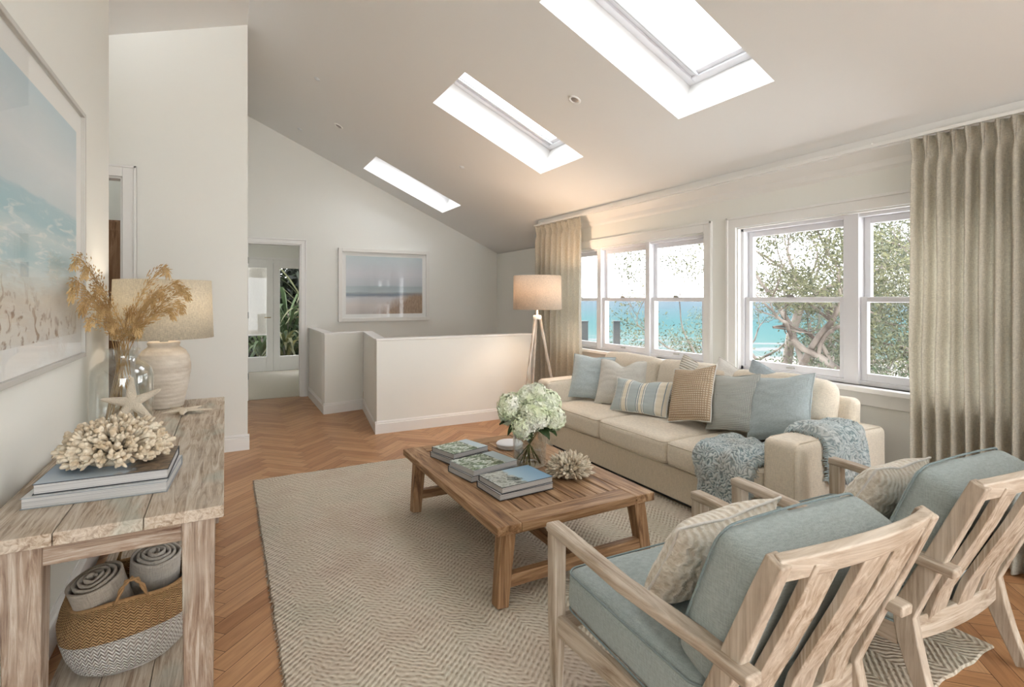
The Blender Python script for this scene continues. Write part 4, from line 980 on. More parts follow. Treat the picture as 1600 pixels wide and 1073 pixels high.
CORAL1 = mat('sand_coral', srgb(238, 228, 208), .9, var=.28, vscale=30, bump=.5, bscale=300, col2=srgb(204, 184, 154))
CORAL2 = mat('cream_coral', srgb(232, 224, 206), .85, var=.22, vscale=26, bump=.4, bscale=300, col2=srgb(190, 172, 146))
coral('coral', 'large sandy coral cluster sitting on the console books', (-.345, 2.345, TZ+.071), .178, .158, CORAL1, 330, 3, rad0=.0085)
coral('coral', 'white spiky coral cluster on the coffee table beside the vase', (1.80, 2.60, ct), .148, .145, CORAL2, 240, 8, pointed=True, rad0=.0095)

# ------------------------------------------------------------------ glass bottle vase with dried grasses
VGL = glassmat('clear_vase_glass', (.955, .97, .965, 1), .15)
bx, by = -.482, 3.45
r = thing('glass_bottle', 'clear glass bottle vase holding dried grasses on the console', 'vase', (bx, by, TZ))
m_ = MB(); m_.lathe([(.001, .0), (.120, .0), (.138, .012), (.142, .04), (.142, .24), (.134, .28), (.105, .312), (.078, .326), (.072, .345), (.072, .372), (.080, .378), (.080, .386), (.068, .386), (.066, .345), (.070, .326), (.098, .306), (.128, .276), (.136, .24), (.136, .04), (.13, .018), (.001, .010)], n=56); m_.build('bottle_body', VGL, r, smooth=True)
GRASS = mat('dried_grass', srgb(222, 192, 140), .85, var=.25, vscale=20, col2=srgb(178, 142, 92)); GSTEM = mat('dried_stem', srgb(190, 158, 112), .8)
g = thing('dried_grass_bunch', 'bunch of golden dried grasses fanning out of the glass bottle', 'dried plant', (0, 0, 0))
rnd = random.Random(12)
tips = [(-.575, 2.86, 1.46), (-.58, 2.93, 1.60), (-.56, 3.02, 1.56), (-.56, 2.96, 1.40), (-.55, 3.03, 1.33), (-.54, 3.14, 1.47), (-.50, 3.28, 1.30), (-.53, 3.18, 1.38), (-.43, 3.36, 1.36),
        (-.17, 3.28, 1.465), (-.21, 3.33, 1.50), (-.275, 3.43, 1.585), (-.30, 3.40, 1.46), (-.24, 3.36, 1.36), (-.34, 3.42, 1.42), (-.60, 3.0, 1.50), (-.57, 3.06, 1.42), (-.20, 3.30, 1.40), (-.40, 3.36, 1.27)]
for k, tp in enumerate(tips):
    a = rnd.uniform(0, 2*PI); b0 = Vector((bx+.07*math.cos(a), by+.07*math.sin(a), TZ+.022)); nk = Vector((bx+rnd.uniform(-.035, .035), by+rnd.uniform(-.035, .035), TZ+.38)); tp = Vector(tp)
    dirn = (tp-nk); mid = nk+Vector((dirn.x*.42, dirn.y*.42, dirn.z*.72)); hi = tp+Vector((-dirn.x*.12, -dirn.y*.12, .03))
    pts = []
    ctrl = [b0, nk, mid, hi, tp+Vector((0, 0, -.015))]
    for i in range(len(ctrl)-1):
        p0, p1, p2, p3 = ctrl[max(0, i-1)], ctrl[i], ctrl[i+1], ctrl[min(len(ctrl)-1, i+2)]
        for j in range(6):
            u = j/6; pts.append(.5*((2*p1)+(p2-p0)*u+(2*p0-5*p1+4*p2-p3)*u*u+(3*p1-p0-3*p2+p3)*u**3))
    pts.append(ctrl[-1]); nP = len(pts)
    s_ = MB(); s_.tube(pts, [.0024*(1-.6*i/nP) for i in range(nP)], 5); so = s_.build('stem', GSTEM, g, smooth=True)
    h_ = MB(); ns = 230
    for i in range(ns):
        f = .34+.63*(i/ns); q = f*(nP-1); i0 = min(nP-2, int(q)); p = pts[i0].lerp(pts[i0+1], q-i0); tg = (pts[i0+1]-pts[i0]).normalized()
        sd = Vector([rnd.uniform(-1, 1) for _ in range(3)]).normalized(); ln = .036*(1-.75*abs((f-.68)/.36)); base_ = p+sd*rnd.uniform(0, max(.004, ln)); base_.x = max(base_.x, -.628)
        d = (tg*1.0+sd*.38+Vector((0, 0, -.15))).normalized(); L_ = rnd.uniform(.018, .032); w_ = rnd.uniform(.0018, .0032); x_ = d.cross(Vector((.3, .2, 1))).normalized(); y_ = d.cross(x_); e_ = base_+d*L_
        if e_.x < -.636: continue
        c_ = base_+d*L_*.45; h_.add([base_, c_+x_*w_, c_+y_*w_, c_-x_*w_, c_-y_*w_, e_], [(0, 1, 2), (0, 2, 3), (0, 3, 4), (0, 4, 1), (5, 2, 1), (5, 3, 2), (5, 4, 3), (5, 1, 4)])
        if i % 3 == 0: h_.tube([p, base_], .0006, 3)
    h_.build('seed_head', GRASS, so)

# starfish
STAR = mat('starfish_skin', srgb(232, 220, 200), .9, bump=.8, bscale=260, var=.12, vscale=40)
def starfish(label, M, R_, seed):
    rnd = random.Random(seed); mb = MB(); na = 60; rings = 16
    ang0 = PI/2; bend = [rnd.uniform(-.18, .18) for _ in range(5)]; ln = [rnd.uniform(.85, 1.1) for _ in range(5)]
    for s in (1, -1):
        vs = []
        for arm in range(5):
            a = ang0+arm*2*PI/5; pts = []
            nn = 14; cc = 9
            for i in range(nn):
                f = i/(nn-1); ax = a+bend[arm]*f*f; p = Vector((math.cos(ax), math.sin(ax), 0))*R_*ln[arm]*f; wd = R_*(.155*(1-f)**.8+.035)*(1 if f < .999 else .15)
                n_ = Vector((-math.sin(ax), math.cos(ax), 0))
                for j in range(cc):
                    g_ = j/(cc-1)*2-1; h_ = math.sqrt(max(0, 1-g_*g_))*wd*(.62 if s > 0 else .10)
                    vs.append(p+n_*wd*g_+Vector((0, 0, s*h_+R_*.03)))
        for arm in range(5):
            o = arm*nn*cc; fs = [(i*cc+j, i*cc+j+1, (i+1)*cc+j+1, (i+1)*cc+j) for i in range(nn-1) for j in range(cc-1)]
            mb.add(vs[o:o+nn*cc], fs)
    o = mb.build('starfish', STAR, None, smooth=True); o.matrix_world = M; tag(o, label, 'starfish')
starfish('pale starfish propped upright against the glass bottle', Matrix.Translation((-.412, 3.24, TZ+.130)) @ Matrix.Rotation(rad(8), 4, 'Z') @ Matrix.Rotation(rad(72), 4, 'X') @ Matrix.Rotation(rad(4), 4, 'Z'), .150, 3)
starfish('pale starfish lying flat on the console by the lamp', Matrix.Translation((-.205, 3.53, TZ+.012)) @ Matrix.Rotation(rad(30), 4, 'Z'), .135, 5)

# ------------------------------------------------------------------ console lamp
SHADE = cloth_translucent('shade_linen', srgb(242, 234, 216), .45)
def jug_mat():
    m, t, b = newmat('chalky_ceramic'); b.inputs['Roughness'].default_value = .85
    tc = N(t, 'ShaderNodeTexCoord'); sp = N(t, 'ShaderNodeSeparateXYZ'); t.links.new(tc.outputs['Object'], sp.inputs[0])
    rg = mth(t, 'SINE', mth(t, 'MULTIPLY', sp.outputs['Z'], 260)); n = nse(t, tc, 60, coord='Object'); n2 = nse(t, tc, 6, (1, 1, 3), coord='Object')
    t.links.new(ramp(t, n2, [(.35, srgb(196, 184, 168)), (.65, srgb(222, 213, 200))]), b.inputs['Base Color'])
    bp = N(t, 'ShaderNodeBump', Strength=.5, Distance=.004); t.links.new(mth(t, 'ADD', mth(t, 'MULTIPLY', rg, .25), n), bp.inputs['Height']); t.links.new(bp.outputs[0], b.inputs['Normal']); return m
lx, ly = -.325, 3.80
r = thing('table_lamp', 'chalky ceramic table lamp with a cream drum shade on the console', 'lamp', (lx, ly, TZ))
m_ = MB(); m_.lathe([(.001, 0), (.098, 0), (.104, .008), (.110, .05), (.124, .12), (.136, .19), (.139, .205), (.137, .214), (.141, .222), (.140, .26), (.132, .305), (.112, .340), (.088, .358), (.080, .368), (.082, .374), (.086, .386), (.080, .394), (.066, .394), (.02, .392)], n=64); m_.build('jug_base', jug_mat(), r, smooth=True)
m_ = MB(); m_.lathe([(.001, .390), (.022, .390), (.022, .40), (.010, .405), (.010, .46), (.016, .47), (.016, .52), (.001, .52)], n=16); m_.build('stem', STEEL, r, smooth=True)
def drum(mb, r0, r1, z0, z1, n=64): mb.lathe([(r0, z0), (r1, z1), (r1-.003, z1), (r0-.003, z0)], n=n, closed=True)
m_ = MB(); drum(m_, .262, .250, .415, .762); m_.build('lamp_shade', SHADE, r, smooth=True)
m_ = MB(); 
for a in (0, 1, 2): m_.tube([(0, 0, .60), (.248*math.cos(a*2.1), .248*math.sin(a*2.1), .752)], .002, 5)
m_.tube([(0, 0, .50), (0, 0, .61)], .003, 6); m_.build('shade_spider', STEEL, r)
ld = bpy.data.lights.new('table_bulb_light', 'POINT'); ld.energy = .8; ld.color = (1, .84, .66); ld.shadow_soft_size = .05; lo = bpy.data.objects.new('table_bulb_light', ld); C.objects.link(lo); lo.parent = r; lo.location = (0, 0, .66)

# ------------------------------------------------------------------ floor lamp (lit)
fx, fy = 3.03, 5.0
r = thing('floor_lamp', 'lit tripod floor lamp with a linen drum shade by the far end of the sofa', 'lamp', (fx, fy, 0))
PALE = {'Z': wood('pale_ash', srgb(214, 200, 184), srgb(176, 156, 136), srgb(236, 228, 218), 'Z', 1, wash=.6)}
for k in range(3):
    a = rad(196+k*120); m_ = MB(); m_.bar((.27*math.cos(a), .27*math.sin(a), .001), (.030*math.cos(a), .030*math.sin(a), 1.245), .030, .020, w2=.024, d2=.02, up=(-math.sin(a), math.cos(a), 0)); m_.build('leg', PALE['Z'], r, bevel=.004)
m_ = MB(); m_.lathe([(.001, 1.225), (.045, 1.225), (.047, 1.235), (.047, 1.262), (.04, 1.27), (.012, 1.275), (.010, 1.40), (.018, 1.41), (.018, 1.46), (.001, 1.46)], n=24); m_.build('hub', TRIM, r, smooth=True)
FSH = cloth_translucent('lamp_linen', srgb(234, 218, 198), .2)
m_ = MB(); drum(m_, .268, .262, 1.335, 1.705); m_.build('lamp_shade', FSH, r, smooth=True)
m_ = MB()
for a in (0, 1, 2): m_.tube([(0, 0, 1.40), (.262*math.cos(a*2.1+.5), .262*math.sin(a*2.1+.5), 1.345)], .0022, 5)
m_.build('shade_spider', STEEL, r)
BULB, t_, b_ = newmat('bulb_glow'); b_.inputs['Emission Color'].default_value = (1, .72, .42, 1); b_.inputs['Emission Strength'].default_value = 3
m_ = MB(); m_.lathe([(.001, 1.46), (.014, 1.46), (.03, 1.50), (.032, 1.525), (.024, 1.548), (.001, 1.557)], n=20); m_.build('bulb', BULB, r, smooth=True)
ld = bpy.data.lights.new('bulb_light', 'POINT'); ld.energy = 6.5; ld.color = (1, .72, .50); ld.shadow_soft_size = .06; lo = bpy.data.objects.new('bulb_light', ld); C.objects.link(lo); lo.parent = r; lo.location = (0, 0, 1.60)

# ------------------------------------------------------------------ hydrangeas in a glass vase
vx, vy = 1.70, 2.90
r = thing('glass_vase', 'clear round glass vase of hydrangeas on the coffee table', 'vase', (vx, vy, ct))
m_ = MB(); m_.lathe([(.001, 0), (.096, 0), (.104, .006), (.106, .02), (.106, .235), (.1075, .238), (.102, .238), (.1015, .02), (.097, .012), (.001, .010)], n=56); m_.build('vase_body', VGL, r, smooth=True)
WAT = glassmat('vase_water', (.96, .98, .97, 1), .05)
m_ = MB(); m_.lathe([(.001, .0125), (.098, .0125), (.100, .02), (.100, .095), (.001, .095)], n=40); m_.build('water', WAT, r, smooth=True)
PET = mat('hydrangea_petal', srgb(246, 247, 236), .8, var=.1, vscale=7, col2=srgb(216, 228, 184)); LEAF = mat('hydrangea_leaf', srgb(62, 84, 46), .5, var=.3, vscale=12); STM = mat('green_stem', srgb(98, 112, 58), .6)
bq = thing('hydrangea_bouquet', 'rounded bouquet of white green hydrangeas standing in the coffee table vase', 'flowers', (vx, vy, ct))
rnd = random.Random(7)
heads = [(0, 0, .415, .088), (-.125, .02, .375, .082), (.125, -.01, .375, .086), (-.03, -.12, .335, .088), (.04, .12, .37, .084), (-.10, -.10, .27, .072), (.105, -.115, .30, .074), (-.08, .11, .31, .078), (.13, .10, .31, .074), (.02, -.055, .46, .06)]
for hx_, hy_, hz_, R_ in heads:
    c_ = Vector((hx_, hy_, hz_)); s_ = MB(); s_.tube([(-hx_*.55+rnd.uniform(-.02, .02), -hy_*.55, .014), (hx_*.1, hy_*.1, .15), (hx_*.45, hy_*.45, .24), tuple(c_)], .0035, 7); so = s_.build('stem', STM, bq, smooth=True)
    m_ = MB(); n = int(95*(R_/.08)**2); g_ = PI*(3-5**.5)
    for i in range(n):
        z = 1-2*(i+.5)/n; ph = i*g_; rr = math.sqrt(1-z*z); d = Vector((rr*math.cos(ph), rr*math.sin(ph), z)); jit = R_*rnd.uniform(.82, 1.08)
        o_ = c_+d*jit; x_ = d.cross(Vector((.1, .3, 1))).normalized(); y_ = d.cross(x_); tw = rnd.uniform(0, PI); sz = rnd.uniform(.014, .020)*(R_/.08)**.5
        tilt = Vector([rnd.uniform(-.6, .6) for _ in range(3)]); dd = (d+tilt).normalized()
        for k in range(4):
            a = tw+k*PI/2; u = x_*math.cos(a)+y_*math.sin(a); v = dd.cross(u).normalized()
            pts = [o_, o_+u*sz*.6+v*sz*.55+dd*.001, o_+u*sz*1.25+v*sz*.35+dd*.003, o_+u*sz*1.35-dd*.001, o_+u*sz*1.25-v*sz*.35+dd*.003, o_+u*sz*.6-v*sz*.55+dd*.001]
            m_.add(pts, [(0, 1, 2, 3), (0, 3, 4, 5)])
    # green core so no daylight shows between florets
    core = MB(); core.lathe([(.001, -R_*.8)]+[(R_*.8*math.sin(PI*i/10), -R_*.8*math.cos(PI*i/10)) for i in range(1, 10)]+[(.001, R_*.8)], c=tuple(c_), n=16)
    m_.add(core.v, core.f); m_.build('flower_head', PET, so)
for i in range(13):
    a = i*2.4; el = rnd.uniform(-.45, .25); d = Vector((math.cos(a), math.sin(a), el)).normalized(); b0 = Vector((d.x*.06, d.y*.06, .25+rnd.uniform(0, .06))); L_ = rnd.uniform(.11, .15); n_ = d.cross(Vector((0, 0, 1))).normalized()
    m_ = MB(); m_.grid(7, 9, lambda u, v: b0+d*L_*v+n_*((u-.5)*2*.038*math.sin(PI*min(1, v*.92+.06))**.8)+Vector((0, 0, -.05*v*v+.012*abs(u-.5)*2))); m_.build('leaf', LEAF, bq, smooth=True, solid=.0008)
# white lidded dish behind the vase
r = thing('ceramic_dish', 'low white round lidded dish behind the books on the coffee table', 'dish', (1.77, 3.30, ct)); WC = mat('white_ceramic', srgb(234, 234, 236), .3)
m_ = MB(); m_.lathe([(.001, 0), (.082, 0), (.090, .008), (.092, .024), (.001, .024)], n=48); m_.build('bowl', WC, r, smooth=True, bevel=.001)
m_ = MB(); m_.lathe([(.001, .0245), (.094, .0245), (.095, .030), (.088, .038), (.04, .043), (.001, .044)], n=48); m_.build('lid', WC, r, smooth=True)

# ------------------------------------------------------------------ basket with rolled throws
def weave_mat(name, c1, c2, c3):
    m, t, b = newmat(name); b.inputs['Roughness'].default_value = .85
    tc = N(t, 'ShaderNodeTexCoord'); uv = N(t, 'ShaderNodeUVMap', uv_map='UVMap'); sp = N(t, 'ShaderNodeSeparateXYZ'); t.links.new(uv.outputs[0], sp.inputs[0])
    x, y = sp.outputs['X'], sp.outputs['Y']; tri = mth(t, 'PINGPONG', x, 1.0)
    q = mth(t, 'ADD', y, mth(t, 'MULTIPLY', tri, .9)); st = mth(t, 'SINE', mth(t, 'MULTIPLY', q, 2*PI*1.05)); cr2 = mth(t, 'SINE', mth(t, 'MULTIPLY', mth(t, 'SUBTRACT', y, mth(t, 'MULTIPLY', tri, .9)), 2*PI*1.05))
    h = mth(t, 'ADD', mth(t, 'MULTIPLY', mth(t, 'ADD', mth(t, 'MULTIPLY', st, .5), .5), .8), mth(t, 'MULTIPLY', nse(t, tc, 60, coord='Object'), .5))
    t.links.new(ramp(t, h, [(.25, c3), (.6, c1), (.95, c2)]), b.inputs['Base Color'])
    bp = N(t, 'ShaderNodeBump', Strength=.9, Distance=.008); t.links.new(h, bp.inputs['Height']); t.links.new(bp.outputs[0], b.inputs['Normal']); return m
NAT = weave_mat('seagrass_weave', srgb(178, 138, 92), srgb(210, 172, 122), srgb(112, 78, 46)); WHW = weave_mat('white_dipped_weave', srgb(214, 208, 200), srgb(236, 232, 226), srgb(160, 150, 140))
CORD = mat('seagrass_cord', srgb(178, 140, 96), .85, var=.25, vscale=60, bump=.5, bscale=200)
sx, sy, sz0 = -.312, 2.45, .131
r = thing('woven_basket', 'woven seagrass basket with a white dipped base on the console shelf', 'basket', (sx, sy, sz0))
prof = [(.145, .0), (.170, .02), (.192, .07), (.207, .13), (.211, .17), (.203, .205), (.193, .240), (.189, .265)]
def bprof(v):
    q = v*(len(prof)-1); i = min(len(prof)-2, int(q)); f = q-i; return prof[i][0]*(1-f)+prof[i+1][0]*f, prof[i][1]*(1-f)+prof[i+1][1]*f
def bpt(a, v, off=0):
    rr, z = bprof(v); rr += off+.006*math.sin(a*2+v*3)+.005*noise.noise(Vector((math.cos(a)*2, math.sin(a)*2, v*3))); z += v*(.022*math.cos(a-.5)+.014*math.sin(a*3))
    return Vector((rr*math.cos(a), rr*math.sin(a)*.98, z))
def bsection(name, m, v0, v1, parent):
    nu, nv = 120, 22; mb = MB(); tilt = lambda a: .05*math.cos(a-.3)
    mb.grid(nu, nv, lambda u, v: bpt(u*2*PI, (v0+tilt(u*2*PI)*(v0 > 0))*(1-v)+(v1+tilt(u*2*PI)*(v1 < 1))*v), wrapu=True)
    o = mb.build(name, m, parent, smooth=True, solid=.010); me = o.data; ul = me.uv_layers.new(name='UVMap')
    for p in me.polygons:
        us = [(me.loops[li].vertex_index % nu)/nu for li in p.loop_indices]; wrap = max(us)-min(us) > .5
        for li in p.loop_indices:
            vi = me.loops[li].vertex_index; u = (vi % nu)/nu; v = (vi//nu)/(nv-1)
            if wrap and u < .5: u += 1
            ul.data[li].uv = (u*120, (v0+(v1-v0)*v)*26)
    return o
bsection('white_base', WHW, 0, .50, r); bsection('upper_weave', NAT, .50, 1.0, r)
MB().lathe([(.001, .001), (.150, .001), (.150, .008), (.001, .008)], n=40).build('bottom', WHW, r)
rim = [bpt(i/60*2*PI, 1.0) for i in range(61)]; MB().tube(rim, .0075, 8, cap=False).build('rim', CORD, r, smooth=True)
for a in (-1.45, .15 if False else 1.69):
    p0, p1 = bpt(a-.24, .96, .004), bpt(a+.24, .96, .004); up = Vector((0, 0, .085)); out = Vector((math.cos(a), math.sin(a), 0))*.012
    pts = [p0.lerp(p1, i/12)+up*math.sin(PI*i/12)**.8+out*math.sin(PI*i/12) for i in range(13)]; m_ = MB()
    for ph in (0, PI): m_.tube([p+Vector((math.cos(i*1.3+ph), math.sin(i*1.3+ph), math.sin(i*1.3+ph)))*.004 for i, p in enumerate(pts)], .0045, 6)
    m_.build('handle', CORD, r, smooth=True)
ROLLF = fabric('taupe_throw_linen', srgb(176, 166, 152), 260, .5, .12); ROLLG = fabric('grey_throw_linen', srgb(190, 184, 174), 260, .5, .1)
def rolled(label, p, q, R_, m, seed):
    p, q = Vector(p), Vector(q); ax = (q-p); Lq = ax.length; rot = Vector((0, 0, 1)).rotation_difference(ax).to_matrix().to_4x4()
    o_ = MB(); turns = 4.2; nA = 220
    def f(u, v):
        a = u*turns*2*PI; rr = .010+(R_-.010)*u+.004*noise.noise(Vector((a, v*2, seed))); squ = 1+.10*math.sin(2*math.atan2(math.sin(a), math.cos(a))+seed)
        z = v*Lq+(.006*noise.noise(Vector((a*.7, seed, 2))) if v > .9 else 0)-.018*u*(v > .98)
        return Vector((rr*math.cos(a)*squ, rr*math.sin(a), z))
    o_.grid(nA, 14, f); o = o_.build('rolled_throw', m, None, smooth=True, solid=.008); o.matrix_world = Matrix.Translation(p) @ rot; tag(o, label, 'blanket', 'rolled throws in the basket')
rolled('taupe rolled throw standing on the left in the woven basket', (-.345, 2.44, .16), (-.415, 2.35, .475), .080, ROLLF, 1)
rolled('pale grey rolled throw standing on the right in the woven basket', (-.25, 2.50, .16), (-.235, 2.42, .495), .078, ROLLG, 2)

# ------------------------------------------------------------------ outside: slope, beach, sea, posts, trees
TT = Vector((.76, .65))
def terr(x, y):
    t_ = x*TT.x+y*TT.y; z = -1.4-.102*(t_-5) if t_ < 125 else -13.6-(t_-125)*.012
    return z+.35*noise.noise(Vector((x*.12, y*.12, 0)))*(1 if t_ < 120 else .2)
def outside():
    m, t, b = newmat('coastal_ground'); b.inputs['Roughness'].default_value = 1
    tc = N(t, 'ShaderNodeTexCoord'); sp = N(t, 'ShaderNodeSeparateXYZ'); t.links.new(tc.outputs['Object'], sp.inputs[0])
    tt = mth(t, 'ADD', mth(t, 'ADD', mth(t, 'MULTIPLY', sp.outputs['X'], TT.x), mth(t, 'MULTIPLY', sp.outputs['Y'], TT.y)), mth(t, 'MULTIPLY', nse(t, tc, .06, coord='Object'), 20))
    green = mixc(t, nse(t, tc, .9, coord='Object'), srgb(34, 40, 26), srgb(66, 66, 48)); k = ramp(t, mth(t, 'DIVIDE', tt, 200), [(.55, (0, 0, 0, 1)), (.62, (1, 1, 1, 1))])
    t.links.new(mixc(t, k, green, srgb(98, 93, 86)), b.inputs['Base Color'])
    mb = MB(); vs = []; 
    U = [0, 1, 2, 3, 4, 6, 8, 10, 13, 17, 22, 28, 36, 46, 60, 78, 98, 120, 126, 140, 165, 190]; V = [-160+8*i for i in range(41)]
    pp = Vector((-TT.y, TT.x))
    for v in V:
        for u in U:
            s = 3.2+u; p = Vector((0, 0)); 
            p = TT*(s+3)+pp*v*(.12+.88*min(1, s/120)); 
            vs.append((p.x, p.y, terr(p.x, p.y)))
    nu = len(U); mb.add(vs, [(j*nu+i, j*nu+i+1, (j+1)*nu+i+1, (j+1)*nu+i) for j in range(len(V)-1) for i in range(nu-1)])
    # keep the slope clear of the house
    mb.v = [(max(x, 4.6) if x < 60 else x, y, z) for x, y, z in mb.v]
    struct(mb.build('ground_slope', m, smooth=True))
    m, t, b = newmat('sea_water'); b.inputs['Roughness'].default_value = .8; b.inputs['Specular IOR Level'].default_value = .0
    tc = N(t, 'ShaderNodeTexCoord'); sp = N(t, 'ShaderNodeSeparateXYZ'); t.links.new(tc.outputs['Object'], sp.inputs[0])
    tt = mth(t, 'ADD', mth(t, 'MULTIPLY', sp.outputs['X'], TT.x), mth(t, 'MULTIPLY', sp.outputs['Y'], TT.y)); tw = mth(t, 'ADD', tt, mth(t, 'MULTIPLY', nse(t, tc, .03, coord='Object'), 26))
    inv = mth(t, 'DIVIDE', 100.0, tw)      # evenly spaced towards the horizon
    col = ramp(t, inv, [(0, srgb(80, 90, 97)), (.10, srgb(72, 88, 94)), (.26, srgb(60, 88, 90)), (.42, srgb(66, 92, 91)), (.56, srgb(84, 98, 96))])
    # wave lines on the shallows
    w_ = mth(t, 'SINE', mth(t, 'MULTIPLY', tw, .30)); n_ = nse(t, tc, .05, (1, 1, 1), 5, .4, coord='Object'); fo = ramp(t, mth(t, 'ADD', mth(t, 'MULTIPLY', w_, .3), n_), [(.66, (0, 0, 0, 1)), (.80, (1, 1, 1, 1))]); near = ramp(t, inv, [(.38, (0, 0, 0, 1)), (.46, (1, 1, 1, 1))])
    t.links.new(mixc(t, mth(t, 'MULTIPLY', fo, near), col, srgb(104, 106, 106)), b.inputs['Base Color'])
    pp3 = lambda s, v: (TT.x*s-TT.y*v, TT.y*s+TT.x*v, -14.0)
    mb = MB(); S = [148, 200, 400, 1000, 3000, 9000]; VV = [-9000, -2000, -400, 0, 400, 2000, 9000]; vs = [pp3(s, v) for v in VV for s in S]; nu = len(S)
    mb.add(vs, [(j*nu+i, j*nu+i+1, (j+1)*nu+i+1, (j+1)*nu+i) for j in range(len(VV)-1) for i in range(nu-1)]); o = mb.build('sea', m); o['kind'] = 'structure'
outside()
POST = mat('slate_post', srgb(38, 46, 50), .5)
for x, y, lab in ((5.86, 7.07, 'dark slate post outside the left window, seen through the middle sash'), (5.36, 7.30, 'dark slate post outside the left window, seen through the narrow left sash')):
    r = thing('garden_post', lab, 'post', (x, y, 0), rad(-30)); z0 = terr(x, y)-.2
    MB().box((-.055, -.055, z0), (.055, .055, 1.06)).build('shaft', POST, r, bevel=.006); MB().box((-.062, -.062, 1.06), (.062, .062, 1.08)).build('cap', POST, r, bevel=.004)

BARK = mat('pale_bark', srgb(138, 128, 119), .9, var=.45, vscale=5, bump=.6, bscale=30, col2=srgb(74, 64, 58), stretch=(1, 1, .3))
def leafmat(name, a, b_):
    m, t, b = newmat(name); b.inputs['Roughness'].default_value = .6
    at = N(t, 'ShaderNodeAttribute', attribute_name='shade'); c_ = ramp(t, at.outputs['Fac'], [(0, a), (1, b_)]); t.links.new(c_, b.inputs['Base Color'])
    tl = N(t, 'ShaderNodeBsdfTranslucent'); t.links.new(c_, tl.inputs[0]); x = N(t, 'ShaderNodeMixShader'); x.inputs[0].default_value = .3; o = t.nodes['Material Output']; t.links.new(b.outputs[0], x.inputs[1]); t.links.new(tl.outputs[0], x.inputs[2]); t.links.new(x.outputs[0], o.inputs[0]); return m
LV1 = leafmat('olive_leaves', srgb(50, 56, 38), srgb(124, 124, 92)); LV2 = leafmat('grey_green_leaves', srgb(52, 62, 48), srgb(120, 126, 102)); LV3 = leafmat('fresh_leaves', srgb(32, 50, 28), srgb(84, 100, 66))
def leaves(mb, sh, c, R_, n, rnd, size=.07, flat=.6, keep=None):
    for _ in range(n):
        d = Vector([rnd.gauss(0, 1) for _ in range(3)]); d = d.normalized()*R_*rnd.random()**.45; d.z *= flat; p = c+d
        if keep and not keep(p): continue
        a = Vector([rnd.uniform(-1, 1) for _ in range(3)]).normalized(); b_ = a.cross(Vector([rnd.uniform(-1, 1) for _ in range(3)])).normalized(); L_ = size*rnd.uniform(.6, 1.3); w_ = L_*.16
        mb.add([p, p+a*L_*.5+b_*w_, p+a*L_, p+a*L_*.5-b_*w_], [(0, 1, 2, 3)]); s = rnd.random(); sh += [s]*4
def tree(label, x, y, seed, H_, lean, spread, lm, levels=4, r0=.17, first=.9, nleaf=135, lsize=.060, kmin=2, bias=(0, 0, 0), grp='twisted coastal trees outside the windows'):
    rnd = random.Random(seed); rl = random.Random(seed+500); z0 = terr(x, y)-.1; r = thing('coastal_tree', label, 'tree', (x, y, z0), 0, grp)
    wd = MB(); fo = MB(); sh = []; B_ = Vector(bias); keep = lambda p: p.x+x > 5.3 and p.z+z0 < 4.6
    def branch(p, d, L_, rad_, lev):
        pts = [p]; rs = [rad_]; n = 7; q = p.copy(); dd = d.copy()
        for i in range(n):
            dd = (dd+Vector([rnd.uniform(-.34, .34) for _ in range(3)])+B_*.08+Vector((0, 0, .05))).normalized(); dd.x = abs(dd.x) if q.x+x < 5.9 else dd.x; q = q+dd*L_/n; pts.append(q.copy()); rs.append(rad_*(1-.45*(i+1)/n))
        wd.tube(pts, rs, 7 if lev < 2 else 5, cap=False)
        if lev >= levels:
            leaves(fo, sh, pts[-1], .34*spread, nleaf, rl, lsize, .6, keep); leaves(fo, sh, pts[4], .26*spread, nleaf//3, rl, lsize, .6, keep); return
        if lev >= levels-1: leaves(fo, sh, pts[-2], .3*spread, nleaf//4, rl, lsize, .6, keep)
        k = rnd.choice((kmin, 3, 3)) if lev else 3
        for j in range(k):
            i0 = n if j == 0 else rnd.randint(3, n); bd = (dd*.6+Vector((rnd.uniform(-1, 1), rnd.uniform(-1, 1), rnd.uniform(-.15, .75)))).normalized(); branch(pts[i0], bd, L_*rnd.uniform(.62, .86), rs[i0]*rnd.uniform(.6, .8), lev+1)
    branch(Vector((0, 0, 0)), Vector((*lean, 1)).normalized(), first, r0, 0)
    wd.build('trunk', BARK, r, smooth=True); f = fo.build('foliage', lm, r); a = f.data.attributes.new('shade', 'FLOAT', 'POINT'); a.data.foreach_set('value', sh)
tree('twisted tree seen through the left pane of the right window', 8.4, 5.6, 4, 5, (-.1, .1), 1.15, LV1, 5, .14, 2.6)
tree('gnarled tree with a thick bent trunk in the right pane of the right window', 8.2, 4.1, 11, 5, (.2, -.1), 1.2, LV1, 5, .19, 2.2)
tree('tree standing farther back behind the right window', 14.0, 8.6, 21, 5, (0, .1), 1.6, LV2, 5, .18, 2.6, lsize=.08)
tree('leaning tree reaching its branches across the left window', 8.9, 5.75, 33, 5, (-.05, .12), .75, LV1, 4, .13, 3.5, nleaf=110, bias=(-.25, .5, .25))
tree('tree at the far right behind the curtain', 9.2, 3.0, 45, 5, (0, .1), 1.3, LV2, 5, .14, 1.9)
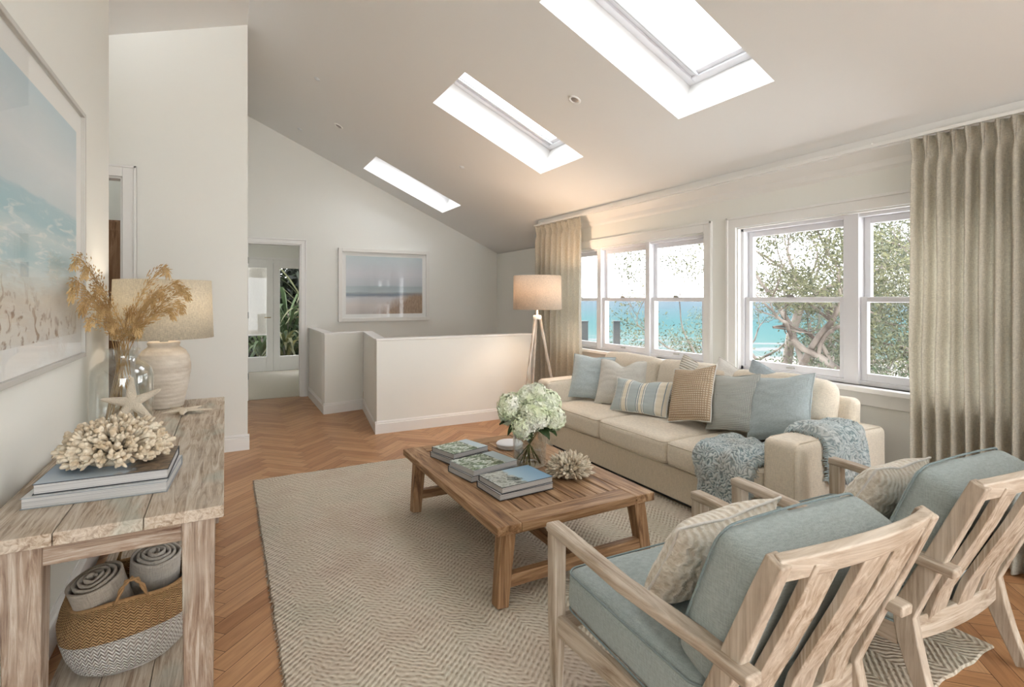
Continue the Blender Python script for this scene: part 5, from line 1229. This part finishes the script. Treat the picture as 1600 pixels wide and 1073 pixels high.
def bush(label, x, y, R_, H_, seed, lm, n=1600, size=.08):
    rnd = random.Random(seed); z0 = terr(x, y); r = thing('coastal_shrub', label, 'shrub', (x, y, z0), 0, 'shrubs on the slope outside'); st = MB(); fo = MB(); sh = []
    for i in range(14):
        a = rnd.uniform(0, 2*PI); q = rnd.uniform(.2, .9)*R_; tip = Vector((math.cos(a)*q, math.sin(a)*q, H_*rnd.uniform(.5, .95))); st.tube([(0, 0, -.1), tip*.5+Vector((0, 0, .1)), tip], [.03, .018, .006], 5); leaves(fo, sh, tip, R_*.5, n//14, rnd, size, .7)
    st.build('stems', BARK, r, smooth=True); f = fo.build('foliage', lm, r); a = f.data.attributes.new('shade', 'FLOAT', 'POINT'); a.data.foreach_set('value', sh)
for i, (x, y, R_, H_, lab, lm) in enumerate([(11.6, 9.8, .9, 2.3, 'low green shrub above the beach in the left window', LV3), (9.3, 6.9, .7, 2.4, 'shrub at the right edge of the left window', LV2), (8.0, 5.2, 1.0, 2.5, 'shrub under the twisted tree in the right window', LV3), (9.6, 5.6, 1.1, 2.6, 'bushy shrub behind the twisted tree', LV2),
        (8.2, 4.2, 1.1, 2.55, 'shrub under the gnarled tree in the right pane', LV2), (10.6, 6.9, 1.0, 2.6, 'shrub farther down the slope in the right window', LV3), (7.6, 3.0, 1.1, 2.4, 'shrub at the foot of the right window view', LV3), (10.2, 4.4, 1.3, 2.9, 'shrub behind the gnarled tree', LV1)]):
    bush(lab, x, y, R_, H_, 50+i, lm, 1900)

# garden behind the far glazed doors
m_ = MB(); m_.box((-3, 11.72, -.2), (5, 17, -.05)); struct(m_.build('ground_garden', mat('garden_soil', srgb(92, 84, 66), 1)))
def strappy(label, x, y, seed, n, L_, lm, z=-.05):
    rnd = random.Random(seed); r = thing('garden_plant', label, 'plant', (x, y, z), 0, 'plants in the far garden')
    m_ = MB(); sh = []
    for i in range(n):
        a = rnd.uniform(0, 2*PI); l_ = L_*rnd.uniform(.6, 1.1); up = rnd.uniform(.5, 1.6); o_ = Vector((math.cos(a), math.sin(a), 0)); s_ = Vector((-math.sin(a), math.cos(a), 0)); h0 = rnd.uniform(0, L_*.5)
        P = lambda u, v: Vector((0, 0, h0))+o_*l_*v*.7+Vector((0, 0, l_*(up*v-v*v*.9)))+s_*(u-.5)*.075*math.sin(PI*min(1, v*.9+.1))
        m_.grid(3, 9, P); sh += [rnd.random()]*27
    o = m_.build('leaves', lm, r, smooth=True); a = o.data.attributes.new('shade', 'FLOAT', 'POINT'); a.data.foreach_set('value', sh)
    MB().tube([(0, 0, -.1), (0, 0, L_*.55)], [.05, .03], 8).build('stem', BARK, r, smooth=True)
YL = leafmat('variegated_leaves', srgb(40, 48, 24), srgb(110, 106, 66))
k = 0
for x, y, n, L_, lm, lab in ((1.15, 12.5, 40, 1.0, YL, 'strappy yellow green plant behind the far glazed door'), (1.7, 12.7, 40, 1.1, LV3, 'green strappy plant behind the rightmost far glazed door'), (.7, 12.9, 40, 1.2, LV3, 'strappy plant behind the left far glazed door'), (1.3, 13.6, 60, 2.1, LV3, 'tall arching palm like plant in the far garden'), (1.9, 13.9, 60, 2.3, LV1, 'dark tall plant at the right of the far garden')):
    strappy(lab, x, y, 70+k, n, L_, lm); k += 1
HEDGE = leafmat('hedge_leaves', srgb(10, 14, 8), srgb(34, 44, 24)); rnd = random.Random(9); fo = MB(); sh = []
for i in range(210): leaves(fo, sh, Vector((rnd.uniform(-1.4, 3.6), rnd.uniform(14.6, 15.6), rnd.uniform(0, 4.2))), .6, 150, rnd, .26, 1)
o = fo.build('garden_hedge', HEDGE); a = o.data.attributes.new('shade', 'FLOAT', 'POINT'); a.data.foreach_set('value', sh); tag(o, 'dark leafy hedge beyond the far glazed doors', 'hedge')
